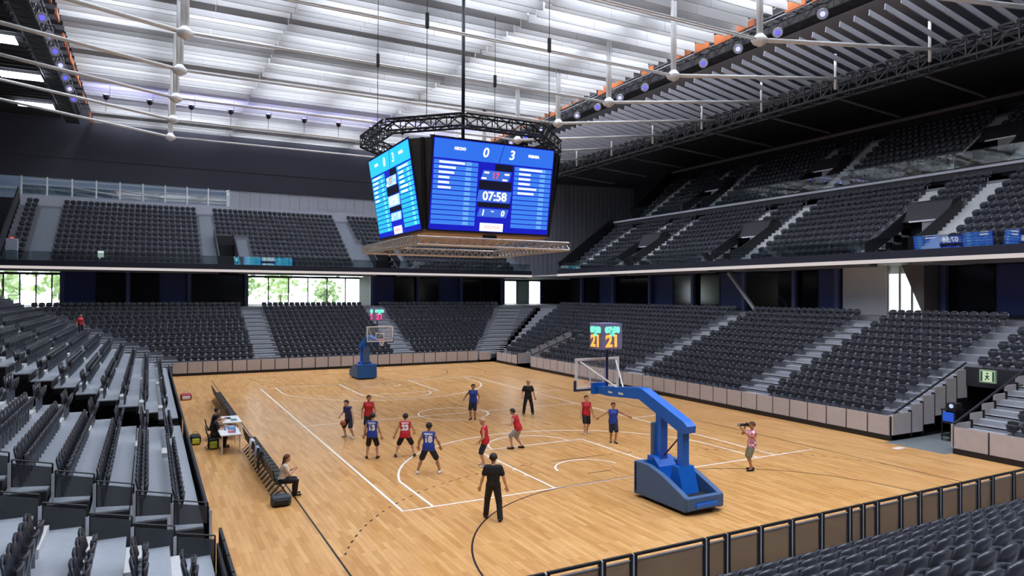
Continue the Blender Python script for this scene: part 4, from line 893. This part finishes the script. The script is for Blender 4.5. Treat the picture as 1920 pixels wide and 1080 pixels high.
JB = mat('blue_jersey', '1c3f9c', .6); JN = mat('navy_jersey', '26366e', .6); JR = mat('red_jersey', 'c01c2c', .6); KB = mat('black_cloth', '15151a', .75); KN = mat('navy_cloth', '1c2236', .75); KG = mat('grey_cloth', '9aa2a8', .75); SH = mat('white_shoe', 'e2dcd4', .5); SHB = mat('black_shoe', '1c1a1a', .5); BEI = mat('beige_cloth', 'd8cbb8', .8); KHA = mat('khaki_cloth', '7f7e64', .8)
def checked():
    m = bpy.data.materials.new('checked_shirt'); m.use_nodes = True; nt = m.node_tree; b = nt.nodes['Principled BSDF']; tc = nt.nodes.new('ShaderNodeTexCoord'); ck = nt.nodes.new('ShaderNodeTexChecker'); ck.inputs['Scale'].default_value = 12
    ck.inputs[1].default_value = (*lin('c2566a'), 1); ck.inputs[2].default_value = (*lin('eadbe0'), 1); nt.links.new(tc.outputs['Object'], ck.inputs[0]); nt.links.new(ck.outputs[0], b.inputs['Base Color']); b.inputs['Roughness'].default_value = .8; return m
CHK = checked()
def person(label, x, y, z, face, feet, hands, hip=.93, lean=0., twist=0., H=1.8, skin=SKIN, hair=HAIRD, top=JB, tee=False, bottom=KB, trousers=False, shoe=SH, num=None, name=None, seated=False, head_yaw=0., bald=False, long_hair=False, group=None, socks=True, side=0.):
    """feet/hands are (x right, y forward[, z]) in the person's own frame; lengths for a 1.8 m body, scaled to H"""
    s = H / 1.8
    e = tag(empty('person', (x, y, z), face - math.pi / 2), label, 'person', group); e.scale = (s, s, s)
    hp = Vector((0, 0, hip)); R = Matrix.Rotation(twist, 3, 'Z') @ Matrix.Rotation(side, 3, 'Y') @ Matrix.Rotation(-lean, 3, 'X'); T = lambda a, b, c: tuple(hp + R @ Vector((a, b, c)))
    tors = [(T(-.07, 0, .0), T(.07, 0, .0), .11, .11, .05), (T(-.055, .0, .17), T(.055, .0, .17), .104, .104, .07), (T(-.08, .01, .34), T(.08, .01, .34), .116, .116, .07), (T(-.135, -.01, .455), T(.135, -.01, .455), .07, .07, .05)]
    nk = [(T(0, -.01, .47), T(0, .012, .6), .058, .052, .04)]
    HR = R @ Matrix.Rotation(head_yaw, 3, 'Z') @ Matrix.Rotation(lean * .7, 3, 'X'); hc = Vector(T(0, .02, .70)); Hd = lambda a, b, c: tuple(hc + HR @ Vector((a, b, c)))
    head = [(Hd(0, -.015, .025), Hd(0, -.01, .03), .098, .098, .02), (Hd(0, .03, -.03), Hd(0, .025, .04), .075, .078, .03), (Hd(0, .045, -.075), Hd(0, .05, -.07), .048, .048, .03), (Hd(0, .11, -.005), Hd(0, .088, .03), .014, .009, .015), (Hd(.084, -.012, -.012), Hd(.087, -.018, .018), .016, .018, .01), (Hd(-.084, -.012, -.012), Hd(-.087, -.018, .018), .016, .018, .01)]
    legs = []; thigh = []; calf = []; shoes = []; arms = []; up = []
    for sg, ft in ((-1, feet[0]), (1, feet[1])):
        h0 = Vector(T(sg * .085, 0, -.02)); fz = ft[2] if len(ft) > 2 else 0.; an = Vector((ft[0], ft[1], .085 + fz))
        kn, an = ik(h0, an, .44, .43, (sg * .18, 1, .1)); toe_d = Vector((sg * .22, 1, 0)).normalized() if not len(ft) > 3 else Vector(ft[3]).normalized()
        thigh.append((tuple(h0), tuple(kn), .088, .058, .04)); mc = kn.lerp(an, .32) - toe_d * .012
        legs += [thigh[-1], (tuple(kn), tuple(mc), .054, .056, .03), (tuple(mc), tuple(an), .055, .036, .03), (tuple(an), tuple(an + toe_d * .15 - Vector((0, 0, .045))), .036, .03, .03)]
        calf.append((tuple(kn), tuple(an), .06, .05, .04)); fl = fz + .0
        shoes.append([(tuple(an - toe_d * .055 + Vector((0, 0, -.04))), tuple(an + toe_d * .17 + Vector((0, 0, -.048))), .046, .038, .02), (tuple(an + Vector((0, 0, .0))), tuple(an + Vector((0, 0, -.03))), .046, .05, .03)])
    for sg, hd in ((-1, hands[0]), (1, hands[1])):
        s0 = Vector(T(sg * .185, -.01, .455)); bend = Vector(hd[3]) if len(hd) > 3 else Vector((sg * .5, -1, -.2)); el, wr = ik(s0, Vector(hd[:3]), .285, .255, bend)
        up.append((tuple(s0), tuple(el), .056, .042, .04)); fd = (wr - el).normalized(); arms += [(tuple(s0), tuple(el), .054, .04, .04), (tuple(el), tuple(el.lerp(wr, .3)), .04, .041, .02), (tuple(el.lerp(wr, .3)), tuple(wr), .041, .027, .02)]
        sd = fd.cross(Vector((0, 1, 0)) if abs(fd.y) < .8 else Vector((0, 0, 1))).normalized(); nm_ = sd.cross(fd).normalized(); pl = wr + fd * .085
        arms += [(tuple(wr + fd * .02 - sd * .014), tuple(pl - sd * .022), .02, .02, .015), (tuple(wr + fd * .02 + sd * .014), tuple(pl + sd * .022), .02, .02, .015)]
        for j, (o_, ln_) in enumerate(((-.032, .062), (-.011, .074), (.011, .07), (.032, .055))):
            k1 = pl + sd * o_ * 1.15 + fd * ln_ * .55; k2 = k1 + (fd * .75 + nm_ * .65 * -1).normalized() * ln_ * .5; arms += [(tuple(pl + sd * o_), tuple(k1), .0112, .0108, .006), (tuple(k1), tuple(k2), .0108, .01, .006)]
        tb = wr + fd * .03 - sd * .024; t1 = tb + (fd * .6 - sd * .8).normalized() * .045; arms += [(tuple(tb), tuple(t1), .0145, .012, .01), (tuple(t1), tuple(t1 + fd * .035), .012, .011, .006)]
    V, Fc = Field(tors + nk + head + legs + arms).mesh(); np_obj('body', V, Fc, skin, e)
    for sg in (-1, 1): MB().lathe([(.004, -.009), (.011, 0), (.004, .009)], Hd(sg * .033, .092, .022), 8).build('eye', EYE, e, True)
    MB().tube(Hd(-.022, .096, -.052), Hd(.022, .096, -.052), .006, 6).build('mouth', LIP, e)
    dn = R @ Vector((0, 0, -1)); upv = -dn
    skirt = [(T(-.085, 0, -.05), T(.085, 0, -.05), .108, .108, .03), (T(-.075, 0, .06), T(.075, 0, .06), .11, .11, .05)]
    f = Field(tors[:4] + skirt + (up if tee else [(T(sg * .14, -.01, .46), T(sg * .15, -.01, .455), .07, .066, .03) for sg in (-1, 1)]), grow=.017).clip(T(0, 0, -.105 if not trousers else -.05), dn).clip(T(0, 0, .535), upv)
    if tee:
        slv = [(a, tuple(np.array(a) + (np.array(b) - np.array(a)) * .6), .06, .056, .04) for a, b, *_ in up]
        f = Field(tors[:4] + (skirt if not trousers else []) + slv, grow=.016).clip(T(0, 0, -.105 if not trousers else -.04), dn).clip(T(0, 0, .535), upv)
    V, Fc = f.mesh(); shirt = np_obj('shirt' if tee else 'jersey', V, Fc, top, e); shirt_geo = (V, Fc)
    if trousers:
        V, Fc = Field([tors[0]] + [(a, b, ra + .01, rb + .014, .03) for a, b, ra, rb, _ in thigh] + [(a, b, ra + .006, rb + .012, .03) for a, b, ra, rb, _ in calf], grow=.014).clip(T(0, 0, .1), upv).mesh()
    else:
        f = Field([tors[0]] + [(a, tuple(np.array(a) + (np.array(b) - np.array(a)) * .88), ra + .01, rb + .03, .025) for a, b, ra, rb, _ in thigh], grow=.012).clip(T(0, 0, .1), upv); V, Fc = f.mesh()
    np_obj('trousers' if trousers else 'shorts', V, Fc, bottom, e)
    for q in shoes:
        f = Field(q); V, Fc = f.clip((0, 0, min(a[2] for a, *_ in q) - .042), (0, 0, -1)).mesh(); np_obj('shoe', V, Fc, shoe, e)
    if not bald:
        n = HR @ Vector((0, .62, -.78)); f = Field(head[:2], grow=.014).clip(Hd(0, .05, .05), n); V, Fc = f.mesh(); np_obj('hair', V, Fc, hair, e)
        if long_hair: V, Fc = Field([(Hd(0, -.06, .02), Hd(0, -.1, -.2), .075, .05, .03)]).mesh(); np_obj('hair_length', V, Fc, hair, e)
    if num:
        bv = BVHTree.FromPolygons([tuple(v) for v in shirt_geo[0]], [tuple(q) for q in shirt_geo[1]]); bk = R @ Vector((0, -1, 0)); rt2 = R @ Vector((1, 0, 0)); u2 = R @ Vector((0, 0, 1))
        for tx, zc, sz, bo in ((num, .27, .27, .018), (name, .445, .085, .004)):
            if not tx: continue
            me = text_mesh(tx, sz, 0, 0, bo); bm = bmesh.new(); bm.from_mesh(me); bmesh.ops.triangulate(bm, faces=bm.faces); bmesh.ops.subdivide_edges(bm, edges=[q for q in bm.edges if q.calc_length() > .04], cuts=2)
            for v in bm.verts:
                o_ = hp + rt2 * v.co.x + u2 * (zc + v.co.y) + bk * .5; hit = bv.ray_cast(o_, -bk); v.co = (hit[0] + bk * .006) if hit[0] else (o_ - bk * .37)
            bm.to_mesh(me); bm.free(); me.materials.clear(); me.materials.append(WHITE); link('jersey_number' if tx == num else 'jersey_name', me, e)
    return e
AW = math.atan2(_f.y, _f.x)          # facing away from the camera
TO = AW + math.pi; LF = AW + math.pi / 2; RG = AW - math.pi / 2
rel = ((-.3, .02, .84), (.3, .02, .84)); G = 'basketball players on court'
person('player in navy vest leaning over with the ball, far left of play', 1.2, 10.55, 0, TO - .5, ((-.3, .05), (.34, -.12)), ((-.46, .28, .82), (.36, .18, .95)), hip=.86, lean=.28, H=1.78, top=JN, bottom=KN, group=G)
person('player in red vest half hidden behind number 13', 2.08, 10.7, 0, TO + .3, ((-.14, .02), (.14, -.04)), ((-.28, .2, .95), (.3, .12, .9)), H=1.78, top=JR, skin=SKIN2, shoe=SHB, group=G)
person('player in blue vest 13 seen from behind', .98, 6.45, 0, AW, ((-.2, 0), (.2, .03)), ((-.33, .12, .86), (.36, .05, .84)), hip=.91, lean=.08, H=1.76, top=JB, num='13', name='PRENSA', shoe=SHB, group=G)
person('player in red vest 23 in wide stance seen from behind', 2.18, 6.17, 0, AW + .08, ((-.36, -.02), (.36, .05)), ((-.4, .1, .8), (.34, .25, .9)), hip=.84, lean=.22, H=1.76, top=JR, num='23', name='HICOO', shoe=SHB, group=G)
person('player in blue vest 18 in wide stance seen from behind', 2.08, 3.45, 0, AW - .05, ((-.36, -.03), (.38, .06)), ((-.36, .15, .88), (.38, .1, .9)), hip=.88, lean=.14, H=1.84, top=JB, hair=HAIRD, num='18', name='PRENSA', bottom=KN, skin=SKIN2, group=G)
person('bald player in red vest standing sideways behind the near referee', 4.25, 3.45, 0, LF - .15, ((-.13, .0), (.14, .1)), ((-.2, .2, .92), (.24, .22, .86)), hip=.92, lean=.12, H=1.8, top=JR, bottom=KN, bald=True, group=G)
person('referee in black seen from behind, nearest to the camera', 1.96, -1.8, 0, AW - .02, ((-.2, .12), (.2, -.2)), ((-.36, .02, .82), (.37, .0, .82)), H=1.84, top=KB, tee=True, bottom=KB, trousers=True, shoe=SHB)
person('crouching player in red vest and pale grey shorts', 6.65, 5.4, 0, LF - .35, ((-.14, .22), (.16, -.12)), ((-.22, .42, 1.0), (.24, .4, .96)), hip=.83, lean=.35, H=1.78, top=JR, bottom=KG, shoe=SHB, hair=HAIRD, group=G)
person('player in blue vest standing in the centre circle', 7.72, 12.05, 0, TO - .2, ((-.1, 0), (.1, .05)), ((-.3, .15, .95), (.42, .12, 1.05)), H=1.78, top=JB, bottom=KN, shoe=SHB, skin=SKIN2, group=G)
person('referee in black facing the camera near the far sideline', 10.87, 12.14, 0, TO, ((-.24, 0), (.22, .0)), ((-.36, .05, .84), (.3, .18, .95)), H=1.8, top=KB, tee=True, bottom=KB, trousers=True, shoe=SHB, bald=True)
person('player in red vest and black shorts walking toward the camera', 10.75, 6.65, 0, TO + .2, ((-.08, -.12), (.1, .14)), ((-.34, .02, .86), (.3, .16, .86)), H=1.74, top=JR, bottom=KB, group=G)
person('player in blue vest with both arms stretched out', 10.72, 4.6, 0, TO + .1, ((-.07, .1), (.09, -.08)), ((-.72, .1, 1.12), (.72, .1, 1.1)), H=1.72, top=JB, bottom=KN, shoe=SHB, skin=SKIN2, group=G)
ph = person('photographer in pink checked shirt raising a camera', 12.38, -1.3, 0, LF + .1, ((-.1, .05), (.12, -.06)), ((-.1, .38, 1.5, (-.8, .2, -1)), (.09, .24, 1.48, (.8, .2, -1))), hip=.93, lean=-.05, H=1.76, top=CHK, tee=True, bottom=KHA, shoe=SHB, hair=HAIRB, skin=SKIN2)
cm = tag(empty('photo_camera', (12.38, -1.3, 0), LF + .1 - math.pi / 2), 'black camera with long lens held by the photographer', 'camera')
o = box('camera_body', (-.08, .08, .12, .2, 1.56, 1.68), SHB, cm); bevel(o, .015); MB().tube((0, .2, 1.62), (0, .46, 1.61), .045, 12, .055).build('lens', SHB, cm, True); MB().tube((0, .46, 1.61), (0, .5, 1.61), .06, 12).build('lens_hood', KG, cm)
w_ = person('woman in cream top and dark trousers seated on courtside chair', -2.83, 3.0, 0, 0, ((-.1, .42), (.12, .4)), ((-.1, .36, .84), (.12, .38, .86)), hip=.56, lean=.2, H=1.66, top=BEI, tee=True, bottom=KB, trousers=True, shoe=SHB, hair=HAIRB, long_hair=True)
for i, (px_, py_, lb) in enumerate(((-4.15, 11.0, 'scorer in dark clothes seated behind the nearer white table'), (-4.05, 12.7, 'scorer in dark clothes seated behind the farther white table'))):
    chair(px_, py_, math.pi / 2, 'black chair under the %s scorer' % ('nearer', 'farther')[i], 'scorers chairs')
    person(lb, px_ + .02, py_, 0, 0, ((-.1, .4), (.1, .4)), ((-.16, .42, .84), (.16, .42, .84)), hip=.56, lean=.22, H=1.76, top=KB if i == 0 else KN, tee=True, bottom=KB, trousers=True, shoe=SHB)
person('distant spectator in red shirt standing in the far left stand', -11.0, 42.2, left.z(7), -.9, ((-.1, 0), (.1, .0)), rel, H=1.7, top=JR, tee=True, bottom=KB, trousers=True, shoe=SHB)
# the ball in play
bl = tag(empty('basketball', (.82, 10.15, .72)), 'orange basketball held by the player in navy', 'ball')
bm = bmesh.new(); bmesh.ops.create_uvsphere(bm, u_segments=20, v_segments=12, radius=.12); me = bpy.data.meshes.new('ball_skin'); bm.to_mesh(me); bm.free(); me.materials.append(mat('ball_orange', 'a8552c', .6)); me.polygons.foreach_set('use_smooth', [True] * len(me.polygons)); link('ball_skin', me, bl)
sm = MB()
for ax in range(3):
    for i in range(24):
        a, b = 2 * math.pi * i / 24, 2 * math.pi * (i + 1) / 24; P_ = lambda t: [(math.cos(t) * .1195, math.sin(t) * .1195, 0), (0, math.cos(t) * .1195, math.sin(t) * .1195), (math.cos(t) * .1195, 0, math.sin(t) * .1195)][ax]
        sm.tube(P_(a), P_(b), .003, 4)
sm.build('seam', BLACK, bl)
